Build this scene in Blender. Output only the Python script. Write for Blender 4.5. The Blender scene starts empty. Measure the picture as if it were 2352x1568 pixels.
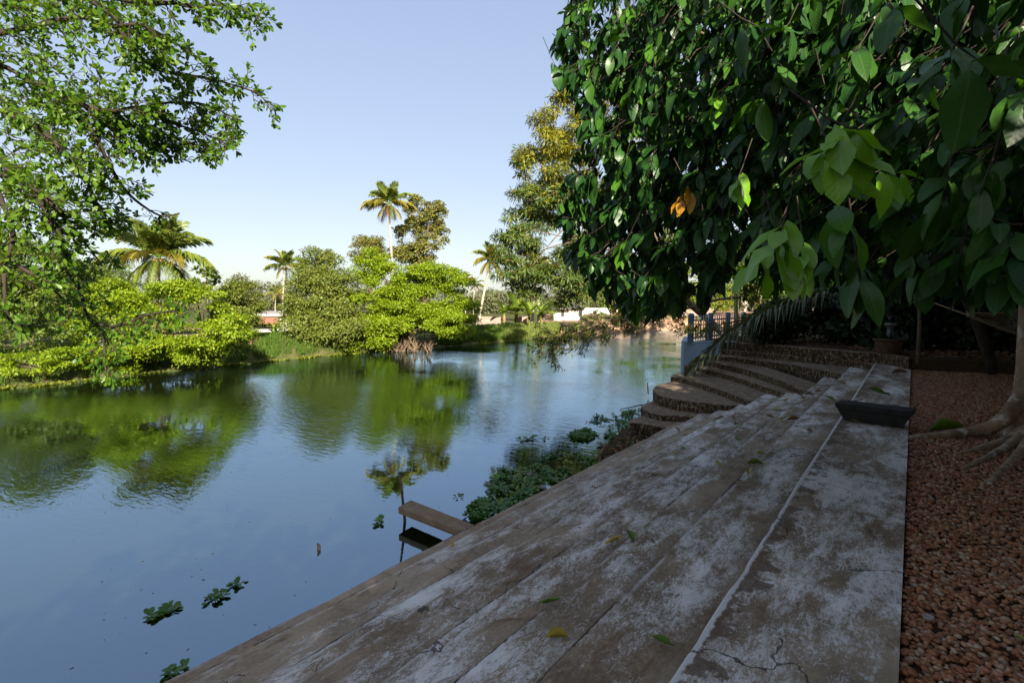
import bpy, math, random
import numpy as np
from mathutils import Vector, Matrix

# ------------------------------------------------------------------ scene set-up
scene = bpy.context.scene
COL = scene.collection
CAM = Vector((0.0, 0.0, 3.05))
YAW, PITCH, FPX = math.radians(37.6), math.radians(4.27), 1194.4     # FPX: focal length for a 2352 px wide frame
cam_d = bpy.data.cameras.new('camera')
cam_d.sensor_width = 36.0
cam_d.lens = FPX / 2352.0 * 36.0
cam_d.clip_start = 0.05
cam_d.clip_end = 3000
cam = bpy.data.objects.new('camera', cam_d)
COL.objects.link(cam)
cam.location = CAM
cam.rotation_euler = (math.radians(90) - PITCH, 0, YAW)
scene.camera = cam
CAMROT = cam.rotation_euler.to_matrix()

SUN_EL = math.radians(26)
SUN_AZ = math.atan2(0.80, -0.60)            # clockwise from +Y: behind the camera, on the garden side
world = bpy.data.worlds.new('World')
scene.world = world
world.use_nodes = True
wn = world.node_tree
wn.nodes.clear()
sky = wn.nodes.new('ShaderNodeTexSky')
sky.sky_type = 'NISHITA'
sky.sun_disc = False
sky.sun_elevation = SUN_EL
sky.sun_rotation = SUN_AZ
sky.air_density = 1.0
sky.dust_density = 1.4
sky.ozone_density = 1.6
bg = wn.nodes.new('ShaderNodeBackground')
bg.inputs['Strength'].default_value = 0.15
wo = wn.nodes.new('ShaderNodeOutputWorld')
gm = wn.nodes.new('ShaderNodeGamma')            # humid tropical sky: a softer gradient than the clear-air model
gm.inputs['Gamma'].default_value = 0.41
wn.links.new(sky.outputs[0], gm.inputs[0])
hs = wn.nodes.new('ShaderNodeHueSaturation')
hs.inputs['Saturation'].default_value = 1.36
hs.inputs['Hue'].default_value = 0.518
hs.inputs['Value'].default_value = 0.95
wn.links.new(gm.outputs[0], hs.inputs['Color'])
wn.links.new(hs.outputs[0], bg.inputs[0])
wn.links.new(bg.outputs[0], wo.inputs[0])

sun_d = bpy.data.lights.new('sun', 'SUN')
sun_d.energy = 4.7
sun_d.angle = math.radians(0.55)
sun_d.color = (1.0, 0.92, 0.76)
sun = bpy.data.objects.new('sun', sun_d)
COL.objects.link(sun)
sdir = Vector((math.sin(SUN_AZ) * math.cos(SUN_EL), math.cos(SUN_AZ) * math.cos(SUN_EL), math.sin(SUN_EL)))
sun.rotation_euler = (-sdir).to_track_quat('-Z', 'Y').to_euler()
sun.location = (0, 0, 40)

scene.view_settings.view_transform = 'Standard'
scene.view_settings.look = 'None'
scene.view_settings.exposure = 1.76
scene.view_settings.gamma = 1
scene.view_settings.use_curve_mapping = False
scene.render.engine = 'CYCLES'
cy = scene.cycles
cy.max_bounces = 7
cy.diffuse_bounces = 3
cy.glossy_bounces = 3
cy.transmission_bounces = 4
cy.transparent_max_bounces = 6
cy.sample_clamp_indirect = 6
cy.caustics_reflective = False
cy.caustics_refractive = False
cy.use_denoising = True

rng = np.random.default_rng(11)
random.seed(5)


# ------------------------------------------------------------------ layout helpers
def ray(x, y):
    return CAMROT @ Vector(((x - 1176) / FPX, (784 - y) / FPX, -1.0))


def at(x, y, d):
    """world point at depth d (metres along the view axis)"""
    return CAM + ray(x, y) * d


def on(x, y, z):
    """world point on the horizontal plane at height z"""
    r = ray(x, y)
    return CAM + r * ((z - CAM.z) / r.z)


def depth(p):
    return -(CAMROT.transposed() @ (Vector(p) - CAM)).z


def at_z(x, d, z):
    """world point in picture column x at depth d and height z (vertical lines stay vertical)"""
    f = Vector((-math.sin(YAW), math.cos(YAW), 0))
    r = Vector((math.cos(YAW), math.sin(YAW), 0))
    dd = d / math.cos(PITCH)
    p = CAM + f * dd + r * ((x - 1176) / FPX * d)
    return Vector((p.x, p.y, z))


# ------------------------------------------------------------------ mesh helpers
class MB:
    """collects pieces, builds one mesh"""
    def __init__(s):
        s.v, s.f, s.uv, s.m = [], [], [], []
        s.n = 0

    def add(s, v, f, m=0):
        v = np.asarray(v, dtype=float)
        s.v.append(v)
        s.f.extend([tuple(i + s.n for i in q) for q in f])
        s.m.extend([m] * len(f))
        s.n += len(v)
        return s

    def box(s, c, size, rz=0.0, m=0):
        x, y, z = [k / 2 for k in size]
        v = np.array([(-x, -y, -z), (x, -y, -z), (x, y, -z), (-x, y, -z), (-x, -y, z), (x, -y, z), (x, y, z), (-x, y, z)])
        ca, sa = math.cos(rz), math.sin(rz)
        v = v @ np.array([[ca, sa, 0], [-sa, ca, 0], [0, 0, 1]]) + np.array(c)
        return s.add(v, [(0, 3, 2, 1), (4, 5, 6, 7), (0, 1, 5, 4), (1, 2, 6, 5), (2, 3, 7, 6), (3, 0, 4, 7)], m)

    def tube(s, pts, rad, sides=7, m=0, cap=True, wob=0.0):
        pts = [Vector(p) for p in pts]
        n = len(pts)
        if not hasattr(rad, '__len__'):
            rad = [rad] * n
        V = []
        up = Vector((0, 0, 1))
        for i, p in enumerate(pts):
            t = (pts[min(i + 1, n - 1)] - pts[max(i - 1, 0)])
            if t.length < 1e-9:
                t = Vector((0, 0, 1))
            t.normalize()
            a = t.cross(up if abs(t.z) < 0.95 else Vector((0, 1, 0))).normalized()
            b = t.cross(a)
            for k in range(sides):
                an = 2 * math.pi * k / sides
                r = rad[i] * (1 + wob * (random.random() - .5))
                V.append(p + a * (math.cos(an) * r) + b * (math.sin(an) * r))
        F = []
        for i in range(n - 1):
            for k in range(sides):
                k2 = (k + 1) % sides
                F.append((i * sides + k, i * sides + k2, (i + 1) * sides + k2, (i + 1) * sides + k))
        if cap:
            F.append(tuple(range(sides))[::-1])
            F.append(tuple((n - 1) * sides + k for k in range(sides)))
        return s.add([tuple(v) for v in V], F, m)

    def prism(s, poly, z0, z1, m=0):
        """poly: list of (x, y); z1 may be a list of heights"""
        n = len(poly)
        a = sum(poly[i][0] * poly[(i + 1) % n][1] - poly[(i + 1) % n][0] * poly[i][1] for i in range(n))
        if a < 0:
            poly = poly[::-1]
        v = [(p[0], p[1], z0) for p in poly] + [(p[0], p[1], z1) for p in poly]
        f = [tuple(range(n))[::-1], tuple(range(n, 2 * n))]
        f += [(i, (i + 1) % n, n + (i + 1) % n, n + i) for i in range(n)]
        return s.add(v, f, m)

    def lathe(s, prof, c, sides=20, m=0):
        v, f = [], []
        for (r, z) in prof:
            for k in range(sides):
                a = 2 * math.pi * k / sides
                v.append((c[0] + r * math.cos(a), c[1] + r * math.sin(a), c[2] + z))
        for i in range(len(prof) - 1):
            for k in range(sides):
                k2 = (k + 1) % sides
                f.append((i * sides + k, i * sides + k2, (i + 1) * sides + k2, (i + 1) * sides + k))
        f.append(tuple(range(sides))[::-1])
        f.append(tuple((len(prof) - 1) * sides + k for k in range(sides)))
        return s.add(v, f, m)

    def mesh(s, name, mats, smooth=False):
        me = bpy.data.meshes.new(name)
        v = np.concatenate(s.v) if s.v else np.zeros((0, 3))
        me.from_pydata(v.tolist(), [], s.f)
        for m in (mats if isinstance(mats, (list, tuple)) else [mats]):
            me.materials.append(m)
        if isinstance(mats, (list, tuple)) and len(mats) > 1:
            me.polygons.foreach_set('material_index', np.array(s.m, dtype=np.int32))
        if smooth:
            me.polygons.foreach_set('use_smooth', np.ones(len(me.polygons), dtype=bool))
        me.update()
        return me


def fast_mesh(name, V, loops, counts, mats, uv=None, mi=None, smooth=True):
    me = bpy.data.meshes.new(name)
    me.vertices.add(len(V))
    me.vertices.foreach_set('co', np.ascontiguousarray(V, dtype=np.float32).ravel())
    me.loops.add(len(loops))
    me.loops.foreach_set('vertex_index', np.ascontiguousarray(loops, dtype=np.int32))
    starts = np.concatenate([[0], np.cumsum(counts)[:-1]]).astype(np.int32)
    me.polygons.add(len(counts))
    me.polygons.foreach_set('loop_start', starts)
    try:
        me.polygons.foreach_set('loop_total', np.asarray(counts, dtype=np.int32))
    except Exception:
        pass
    for m in (mats if isinstance(mats, (list, tuple)) else [mats]):
        me.materials.append(m)
    if mi is not None:
        me.polygons.foreach_set('material_index', np.asarray(mi, dtype=np.int32))
    if smooth:
        me.polygons.foreach_set('use_smooth', np.ones(len(counts), dtype=bool))
    if uv is not None:
        l = me.uv_layers.new(name='UVMap')
        l.data.foreach_set('uv', np.ascontiguousarray(uv, dtype=np.float32).ravel())
    me.update(calc_edges=True)
    return me


class Leaf:
    """a leaf template: length along +Y, face up +Z, unit length"""
    def __init__(s, v, f):
        s.v = np.array(v, dtype=float)
        s.loops = np.array([i for q in f for i in q], dtype=np.int64)
        s.counts = np.array([len(q) for q in f], dtype=np.int64)
        s.uv = np.stack([s.v[s.loops][:, 0] + 0.5, s.v[s.loops][:, 1]], 1)


def blade(rows, w, fold=0.15, curve=0.0, wave=0.0, twist=0.0):
    """rows: list of (t, halfwidth fraction)"""
    v, f = [], []
    idx = []
    for i, (t, h) in enumerate(rows):
        y = t
        z = -curve * t * t
        a = twist * t
        if h < 1e-6:
            idx.append([len(v)])
            v.append((0, y, z))
        else:
            wz = wave * math.sin(t * 9 + 1) * w
            pts = [(-h * w, fold * h * w + wz), (0, 0), (h * w, fold * h * w - wz)]
            idx.append([len(v), len(v) + 1, len(v) + 2])
            for (px, pz) in pts:
                v.append((px * math.cos(a), y, z + pz + px * math.sin(a)))
    for a, b in zip(idx[:-1], idx[1:]):
        if len(a) == 1 and len(b) == 3:
            f += [(a[0], b[1], b[0]), (a[0], b[2], b[1])]
        elif len(a) == 3 and len(b) == 1:
            f += [(a[0], a[1], b[0]), (a[1], a[2], b[0])]
        else:
            f += [(a[0], a[1], b[1], b[0]), (a[1], a[2], b[2], b[1])]
    return Leaf(v, f)


LEAF_FAR = Leaf([(0, 0, 0), (0.26, 0.48, 0.07), (0, 1, -0.05), (-0.26, 0.48, 0.07)], [(0, 1, 2, 3)])
LEAF_ROUND = Leaf([(0, 0, 0), (0.36, 0.5, 0.08), (0, 1, -0.1), (-0.36, 0.5, 0.08)], [(0, 1, 2, 3)])
LEAF_THIN = Leaf([(0, 0, 0), (0.1, 0.5, 0.03), (0, 1, -0.12), (-0.1, 0.5, 0.03)], [(0, 1, 2, 3)])
LEAF_OBOV = blade([(0, 0), (0.3, 0.55), (0.68, 1), (0.9, 0.7), (1, 0)], 0.23, 0.2, 0.1)


def frames(D, N):
    """rotation matrices whose columns are across, along (D) and face normal (N)"""
    D = D / np.linalg.norm(D, axis=1, keepdims=True)
    X = np.cross(D, N)
    X /= np.linalg.norm(X, axis=1, keepdims=True) + 1e-9
    N2 = np.cross(X, D)
    return np.stack([X, D, N2], axis=2)


def scatter(leaf, P, R, S, mats, name='leaves', mi=None, smooth=True):
    k, n = len(P), len(leaf.v)
    if not hasattr(S, '__len__'):
        S = np.full(k, S)
    V = np.einsum('kij,nj->kni', R, leaf.v) * S[:, None, None] + P[:, None, :]
    loops = (leaf.loops[None, :] + (np.arange(k) * n)[:, None]).ravel()
    counts = np.tile(leaf.counts, k)
    uv = np.tile(leaf.uv, (k, 1))
    m = None if mi is None else np.repeat(mi, len(leaf.counts))
    return fast_mesh(name, V.reshape(-1, 3), loops, counts, mats, uv, m, smooth)


def unit(n):
    v = rng.normal(size=(n, 3))
    return v / np.linalg.norm(v, axis=1, keepdims=True)


# ------------------------------------------------------------------ object helpers
WL = {}


def tag(o, label=None, cat=None, group=None, kind=None):
    if label: o['label'] = label
    if cat: o['category'] = cat
    if group: o['group'] = group
    if kind: o['kind'] = kind
    return o


def thing(name, label, cat, loc, group=None):
    o = bpy.data.objects.new(name, None)
    o.empty_display_size = 0.2
    COL.objects.link(o)
    o.location = loc
    WL[o] = Vector(loc)
    return tag(o, label, cat, group)


def obj(name, me, parent=None, M=None):
    o = bpy.data.objects.new(name, me)
    COL.objects.link(o)
    WL[o] = Vector((0, 0, 0))
    if parent is not None:
        o.parent = parent
        o.location = -WL[parent]
    if M is not None:
        o.matrix_basis = Matrix.Translation(-WL[parent] if parent is not None else (0, 0, 0)) @ M
    return o


def structure(name, me, parent=None):
    o = obj(name, me, parent)
    if parent is None:
        o['kind'] = 'structure'
    return o


# ------------------------------------------------------------------ materials
def nodes(name):
    m = bpy.data.materials.new(name)
    m.use_nodes = True
    t = m.node_tree
    t.nodes.clear()
    out = t.nodes.new('ShaderNodeOutputMaterial')
    return m, t, out


class NT:
    def __init__(s, t):
        s.t = t

    def n(s, typ, ins=None, **kw):
        nd = s.t.nodes.new('ShaderNode' + typ)
        for k, v in kw.items():
            setattr(nd, k, v)
        for k, v in (ins or {}).items():
            if isinstance(v, bpy.types.NodeSocket):
                s.t.links.new(v, nd.inputs[k])
            else:
                nd.inputs[k].default_value = v
        return nd

    def noise(s, vec, scale, detail=4, rough=0.55, dist=0.0):
        return s.n('TexNoise', {'Vector': vec, 'Scale': scale, 'Detail': detail, 'Roughness': rough, 'Distortion': dist}).outputs['Fac']

    def ramp(s, fac, stops, interp='LINEAR'):
        r = s.n('ValToRGB', {'Fac': fac})
        e = r.color_ramp.elements
        r.color_ramp.interpolation = interp
        while len(e) < len(stops):
            e.new(0.5)
        for el, (p, c) in zip(e, stops):
            el.position = p
            el.color = (c[0], c[1], c[2], 1) if hasattr(c, '__len__') else (c, c, c, 1)
        return r.outputs['Color']

    def math(s, op, a, b=0.0, c=0.0, clamp=False):
        nd = s.n('Math', operation=op, use_clamp=clamp)
        for i, v in enumerate((a, b, c)):
            if isinstance(v, bpy.types.NodeSocket):
                s.t.links.new(v, nd.inputs[i])
            else:
                nd.inputs[i].default_value = v
        return nd.outputs[0]

    def mix(s, fac, a, b, mode='MIX'):
        nd = s.n('Mix', data_type='RGBA', blend_type=mode)
        for i, v in ((0, fac), (6, a), (7, b)):
            if isinstance(v, bpy.types.NodeSocket):
                s.t.links.new(v, nd.inputs[i])
            elif i == 0:
                nd.inputs[0].default_value = v
            else:
                nd.inputs[i].default_value = (v[0], v[1], v[2], 1)
        return nd.outputs[2]

    def scaled(s, vec, sc, rot=(0, 0, 0)):
        return s.n('Mapping', {'Vector': vec, 'Scale': sc, 'Rotation': rot}).outputs[0]

    def bump(s, h, strength=0.5, dist=0.02):
        return s.n('Bump', {'Height': h, 'Strength': strength, 'Distance': dist}).outputs[0]

    def geo(s):
        return s.n('NewGeometry').outputs

    def objco(s):
        return s.n('TexCoord').outputs['Object']


def leaf_mat(name, cols, trans=0.35, rough=0.5, spec=0.35, tcol=None, vein=None):
    """cols: colours spread at random over the leaves"""
    m, t, out = nodes(name)
    k = NT(t)
    rnd = k.geo()['Random Per Island']
    st = [(i / max(1, len(cols) - 1), c) for i, c in enumerate(cols)]
    c = k.ramp(rnd, st)
    if vein:
        uv = k.n('TexCoord').outputs['UV']
        sep = k.n('SeparateXYZ', {'Vector': uv}).outputs
        dx = k.math('ABSOLUTE', k.math('SUBTRACT', sep[0], 0.5))
        mid = k.math('LESS_THAN', dx, 0.012)
        ph = k.math('SUBTRACT', k.math('MULTIPLY', sep[1], 9.0), k.math('MULTIPLY', dx, 9.0))
        fr = k.math('ABSOLUTE', k.math('SUBTRACT', k.math('FRACT', ph), 0.5))
        sv = k.math('LESS_THAN', fr, 0.045)
        c = k.mix(k.math('MAXIMUM', k.math('MULTIPLY', mid, 0.75), k.math('MULTIPLY', sv, 0.14)), c, vein)
        pos = k.n('TexCoord').outputs['Object']
        bl = k.noise(pos, 26, 3)
        c = k.mix(k.math('MULTIPLY', k.math('GREATER_THAN', bl, 0.71), 0.5), c, (0.05, 0.04, 0.012))
        bmp = k.bump(k.math('ADD', k.math('MULTIPLY', fr, 0.7), k.math('MULTIPLY', k.math('MINIMUM', dx, 0.1), 3.0)), 0.22, 0.004)
    b = k.n('BsdfPrincipled', {'Base Color': c, 'Roughness': rough, 'Specular IOR Level': spec})
    if vein:
        t.links.new(bmp, b.inputs['Normal'])
    tc = k.mix(1.0, c, tcol or (1.25, 1.2, 0.35), 'MULTIPLY')
    tr = k.n('BsdfTranslucent', {'Color': tc})
    mx = k.n('MixShader', {0: trans, 1: b.outputs[0], 2: tr.outputs[0]})
    t.links.new(mx.outputs[0], out.inputs[0])
    return m


def plain(name, c, rough=0.7, spec=0.3, var=0.0, scale=6.0, bump=0.0, c2=None, bscale=None, metal=0.0):
    m, t, out = nodes(name)
    k = NT(t)
    pos = k.geo()['Position']
    f = k.noise(pos, scale, 6, 0.6)
    f = k.math('MULTIPLY_ADD', f, 2.2, -0.6, clamp=True)
    c2 = c2 or tuple(x * (1 - var) for x in c)
    col = k.mix(f, c2, c)
    b = k.n('BsdfPrincipled', {'Base Color': col, 'Roughness': rough, 'Specular IOR Level': spec, 'Metallic': metal})
    if bump:
        t.links.new(k.bump(k.noise(pos, bscale or scale * 6, 5, 0.65), bump, 0.01), b.inputs['Normal'])
    t.links.new(b.outputs[0], out.inputs[0])
    return m


def bark_mat(name, c1, c2, c3=None, sc=6.0):
    m, t, out = nodes(name)
    k = NT(t)
    pos = k.geo()['Position']
    v = k.scaled(pos, (1, 1, 0.35))
    f = k.noise(v, sc, 6, 0.62, 0.4)
    col = k.ramp(f, [(0.32, c2), (0.62, c1)])
    if c3:
        g = k.noise(pos, sc * 1.7, 5, 0.6)
        col = k.mix(k.ramp(g, [(0.54, 0), (0.62, 1)]), col, c3)
    b = k.n('BsdfPrincipled', {'Base Color': col, 'Roughness': 0.9, 'Specular IOR Level': 0.15})
    t.links.new(k.bump(k.noise(v, sc * 4, 6, 0.7), 0.6, 0.02), b.inputs['Normal'])
    t.links.new(b.outputs[0], out.inputs[0])
    return m


def terrace_mat(name, white=1.0, brown=(0.33, 0.24, 0.15), nosing=0.0, edge_w=0.0):
    """weathered cement: brown crust with worn whitish limewash showing through"""
    m, t, out = nodes(name)
    k = NT(t)
    pos = k.geo()['Position']
    o = k.objco()
    sep = k.n('SeparateXYZ', {'Vector': o}).outputs
    wd = k.n('Attribute', attribute_type='OBJECT', attribute_name='tread_width').outputs['Fac']
    u = k.math('DIVIDE', sep[0], k.math('MAXIMUM', wd, 0.05))
    big = k.noise(k.scaled(pos, (1.0, 0.42, 1)), 1.5, 4, 0.6, 0.3)
    mid = k.noise(k.scaled(pos, (1.0, 0.35, 1), (0, 0, 0.15)), 9, 6, 0.7, 0.5)
    fine = k.noise(k.scaled(pos, (1.0, 0.4, 1), (0, 0, 0.6)), 42, 8, 0.85, 1.6)
    a = k.math('ADD', k.math('MULTIPLY', big, 1.0), k.math('MULTIPLY', mid, 0.75))
    a = k.math('ADD', a, k.math('MULTIPLY', fine, 1.15))
    # walked-on outer half is paler, the foot of the riser darker brown
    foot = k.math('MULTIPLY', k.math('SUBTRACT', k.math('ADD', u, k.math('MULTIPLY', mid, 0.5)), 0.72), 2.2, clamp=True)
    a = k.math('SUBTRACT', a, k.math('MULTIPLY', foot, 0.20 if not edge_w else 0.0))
    a = k.math('ADD', a, 0.03)
    wmask = k.math('MULTIPLY', k.math('SUBTRACT', a, 1.41 + (1 - white) * 0.25), 5.5, clamp=True)
    f1 = k.noise(pos, 3.3, 5, 0.6)
    f2 = k.noise(k.scaled(pos, (1, .6, 1)), 38, 7, 0.8, 0.5)
    c = k.mix(k.math('MULTIPLY_ADD', f1, 1.8, -0.4, clamp=True), tuple(x * 0.52 for x in brown), brown)
    c = k.mix(k.math('MULTIPLY_ADD', f2, 4.0, -1.55, clamp=True), k.mix(0.62, c, (0.055, 0.038, 0.024)), c)
    f3 = k.noise(pos, 1.1, 4, 0.6)
    c = k.mix(k.math('MULTIPLY_ADD', f3, 3, -1.35, clamp=True), c, (0.38, 0.30, 0.205))
    rust = k.math('MULTIPLY', k.math('SUBTRACT', k.noise(k.scaled(pos, (1, .5, 1)), 4.3, 6, 0.75, 0.6), 0.545), 9, clamp=True)
    wc = k.mix(k.math('MULTIPLY_ADD', f1, 1.6, -0.3, clamp=True), (0.55, 0.53, 0.49), (0.78, 0.76, 0.725))
    c = k.mix(k.math('MULTIPLY', wmask, min(1.0, white * 0.92)), c, wc)
    c = k.mix(k.math('MULTIPLY', rust, 0.75), c, (0.13, 0.072, 0.04))
    if edge_w:                                  # crust that has stayed along the painted edge
        band = k.math('MULTIPLY', k.math('SUBTRACT', k.math('ADD', 0.13, k.math('MULTIPLY', k.math('SUBTRACT', k.noise(pos, 5, 5, .7), 0.52), 0.9)), sep[0]), 25, clamp=True)
        c = k.mix(k.math('MULTIPLY', band, 0.85), c, (0.11, 0.07, 0.042))
    if nosing > 0:
        e = k.math('SUBTRACT', edge_w or 0.05, sep[0])
        e = k.math('ADD', e, k.math('MULTIPLY', k.math('SUBTRACT', k.noise(pos, 14, 4, .7), 0.5), 0.03 if not edge_w else 0.06))
        em = k.math('MULTIPLY', k.math('MULTIPLY', e, 90, clamp=True), nosing)
        if not edge_w:
            em = k.math('MULTIPLY', em, k.math('MULTIPLY', k.math('SUBTRACT', k.noise(pos, 2.6, 4, 0.7), 0.46), 8, clamp=True))
        c = k.mix(em, c, (0.56, 0.54, 0.51) if edge_w else (0.50, 0.49, 0.47))
    edge_shade = k.math('MULTIPLY', k.math('LESS_THAN', k.math('ADD', sep[0], k.math('MULTIPLY', k.noise(pos, 22, 3, .7), 0.03)), 0.030), k.math('MULTIPLY', k.math('SUBTRACT', k.noise(pos, 3.5, 4, .7), 0.34), 6, clamp=True))
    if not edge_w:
        c = k.mix(edge_shade, c, (0.05, 0.035, 0.022))  # crevice shade painted as a broken dark line along the tread edge
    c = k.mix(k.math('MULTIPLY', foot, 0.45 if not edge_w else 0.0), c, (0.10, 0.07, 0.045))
    wv = k.n('VectorMath', {0: pos, 1: k.n('VectorMath', {0: k.n('TexNoise', {'Vector': pos, 'Scale': 3.0, 'Detail': 4.0}).outputs['Color'], 1: (0.5, 0.5, 0.5)}, operation='MULTIPLY').outputs[0]}, operation='ADD').outputs[0]
    vor = k.n('TexVoronoi', {'Vector': wv, 'Scale': 0.85}, feature='DISTANCE_TO_EDGE').outputs['Distance']
    crack = k.math('MULTIPLY', k.math('LESS_THAN', vor, 0.0045), k.math('GREATER_THAN', k.noise(pos, 1.3, 2), 0.52))
    c = k.mix(k.math('MULTIPLY', crack, 0.8), c, (0.03, 0.022, 0.016))
    b = k.n('BsdfPrincipled', {'Base Color': c, 'Roughness': 0.82, 'Specular IOR Level': 0.25})
    h = k.math('ADD', k.math('MULTIPLY', fine, 0.5), k.math('MULTIPLY', wmask, 0.35))
    h = k.math('ADD', h, k.math('MULTIPLY', f2, 0.4))
    t.links.new(k.bump(h, 0.5, 0.006), b.inputs['Normal'])
    t.links.new(b.outputs[0], out.inputs[0])
    return m


def riser_mat(name):
    """mossy laterite step: grey-brown tread, dark pitted front with pale lichen"""
    m, t, out = nodes(name)
    k = NT(t)
    g = k.geo()
    pos = g['Position']
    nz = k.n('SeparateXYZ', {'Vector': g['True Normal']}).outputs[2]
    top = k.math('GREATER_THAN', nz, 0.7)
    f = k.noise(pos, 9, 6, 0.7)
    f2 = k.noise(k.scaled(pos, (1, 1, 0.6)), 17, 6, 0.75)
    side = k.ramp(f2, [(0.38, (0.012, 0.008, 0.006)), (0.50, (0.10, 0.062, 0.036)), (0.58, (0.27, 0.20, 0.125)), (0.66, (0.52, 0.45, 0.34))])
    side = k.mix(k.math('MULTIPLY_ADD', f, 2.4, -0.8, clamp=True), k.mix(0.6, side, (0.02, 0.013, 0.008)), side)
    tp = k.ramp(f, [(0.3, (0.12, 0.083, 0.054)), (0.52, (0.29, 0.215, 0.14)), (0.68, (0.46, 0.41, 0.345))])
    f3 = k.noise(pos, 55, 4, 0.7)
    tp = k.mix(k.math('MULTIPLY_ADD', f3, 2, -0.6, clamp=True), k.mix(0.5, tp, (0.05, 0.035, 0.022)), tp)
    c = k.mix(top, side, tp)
    b = k.n('BsdfPrincipled', {'Base Color': c, 'Roughness': 0.9, 'Specular IOR Level': 0.15})
    t.links.new(k.bump(k.math('ADD', f2, f3), 0.9, 0.02), b.inputs['Normal'])
    t.links.new(b.outputs[0], out.inputs[0])
    return m


def water_mat():
    m, t, out = nodes('pond_water')
    k = NT(t)
    pos = k.geo()['Position']
    n1 = k.noise(k.scaled(pos, (1, 1, 1), (0, 0, 0.65)), 2.2, 2, 0.5, 0.2)
    n2 = k.noise(k.scaled(pos, (0.5, 1.9, 1), (0, 0, -0.45)), 5.0, 3, 0.55, 0.5)
    n3 = k.noise(k.scaled(pos, (0.6, 1.5, 1), (0, 0, -0.75)), 11.0, 2, 0.5, 0.3)
    mask = k.noise(k.scaled(pos, (1, 1.3, 1)), 0.17, 2, 0.5)
    mask = k.math('MULTIPLY_ADD', mask, 4.0, -1.55, clamp=True)
    far = k.n('MapRange', {'Value': k.n('VectorMath', {0: pos, 1: (0, 0, 0)}, operation='LENGTH').outputs['Value'], 1: 7.0, 2: 17.0, 3: 0.10, 4: 1.0}).outputs[0]   # calmer in the lee of the steps
    rp = k.math('MULTIPLY', far, k.math('MULTIPLY_ADD', mask, 1.25, 0.13))
    h = k.math('ADD', k.math('MULTIPLY', n1, 0.18), k.math('MULTIPLY', k.math('ADD', n2, k.math('MULTIPLY', n3, 0.35)), rp))
    nrm = k.bump(h, 0.14, 0.07)
    fr = k.n('Fresnel', {'IOR': 2.6, 'Normal': nrm}).outputs[0]
    body = k.mix(k.math('MULTIPLY_ADD', k.noise(pos, 0.2, 2), 1.5, -0.3, clamp=True), (0.008, 0.012, 0.003), (0.011, 0.015, 0.003))
    fr = k.math('POWER', fr, 0.70)
    df = k.n('BsdfDiffuse', {'Color': body})
    gl = k.n('BsdfGlossy', {'Color': (0.66, 0.84, 1, 1), 'Roughness': 0.015, 'Normal': nrm})
    mx = k.n('MixShader', {0: fr, 1: df.outputs[0], 2: gl.outputs[0]})
    t.links.new(mx.outputs[0], out.inputs[0])
    return m


def ground_mat(name, stops, scale=1.2, bump=0.6):
    m, t, out = nodes(name)
    k = NT(t)
    pos = k.geo()['Position']
    f = k.noise(pos, scale, 8, 0.65, 0.3)
    c = k.ramp(f, stops)
    g = k.noise(pos, scale * 14, 5, 0.7)
    c = k.mix(k.math('MULTIPLY_ADD', g, 2.2, -0.8, clamp=True), k.mix(0.5, c, (0.03, 0.025, 0.012)), c)
    b = k.n('BsdfPrincipled', {'Base Color': c, 'Roughness': 0.95, 'Specular IOR Level': 0.1})
    t.links.new(k.bump(k.noise(pos, scale * 10, 6, 0.7), bump, 0.05), b.inputs['Normal'])
    t.links.new(b.outputs[0], out.inputs[0])
    return m


def island_mat(name, cols, rough=0.8, spec=0.2):
    m, t, out = nodes(name)
    k = NT(t)
    c = k.ramp(k.geo()['Random Per Island'], [(i / (len(cols) - 1), c) for i, c in enumerate(cols)])
    f = k.noise(k.geo()['Position'], 90, 3, .6)
    c = k.mix(k.math('MULTIPLY_ADD', f, 1.6, -0.4, clamp=True), k.mix(0.35, c, (0.03, 0.02, 0.015)), c)
    b = k.n('BsdfPrincipled', {'Base Color': c, 'Roughness': rough, 'Specular IOR Level': spec})
    t.links.new(b.outputs[0], out.inputs[0])
    return m


M = {}
M['bright'] = leaf_mat('bright_leaves', [(0.11, 0.19, 0.006), (0.18, 0.26, 0.008), (0.24, 0.29, 0.012), (0.125, 0.22, 0.008)], 0.38, 0.5, 0.3)
M['olive'] = leaf_mat('olive_leaves', [(0.075, 0.115, 0.014), (0.13, 0.16, 0.024), (0.17, 0.185, 0.03), (0.09, 0.135, 0.018)], 0.32, 0.5, 0.3)
M['mid'] = leaf_mat('mid_green_leaves', [(0.05, 0.085, 0.012), (0.09, 0.13, 0.015), (0.12, 0.15, 0.02)], 0.3, 0.5, 0.3)
M['brown_green'] = leaf_mat('brownish_leaves', [(0.075, 0.095, 0.016), (0.13, 0.135, 0.024), (0.19, 0.16, 0.028), (0.09, 0.115, 0.016)], 0.28, 0.5, 0.35)
M['far'] = leaf_mat('distant_leaves', [(0.10, 0.115, 0.055), (0.14, 0.145, 0.075), (0.12, 0.135, 0.055)], 0.2, 0.7, 0.15)  # greyed: distance haze is put into the leaf colour
M['feather'] = leaf_mat('feathery_leaves', [(0.055, 0.10, 0.025), (0.085, 0.14, 0.028), (0.13, 0.17, 0.022), (0.06, 0.11, 0.03)], 0.35, 0.5, 0.3)
M['feather_yellow'] = leaf_mat('yellow_feathery_leaves', [(0.17, 0.17, 0.012), (0.24, 0.21, 0.015), (0.13, 0.15, 0.012)], 0.35, 0.5, 0.3)
M['feather_brown'] = leaf_mat('drooping_leaves', [(0.07, 0.075, 0.014), (0.12, 0.095, 0.02), (0.15, 0.09, 0.025), (0.06, 0.085, 0.014)], 0.35, 0.5, 0.3)
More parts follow.
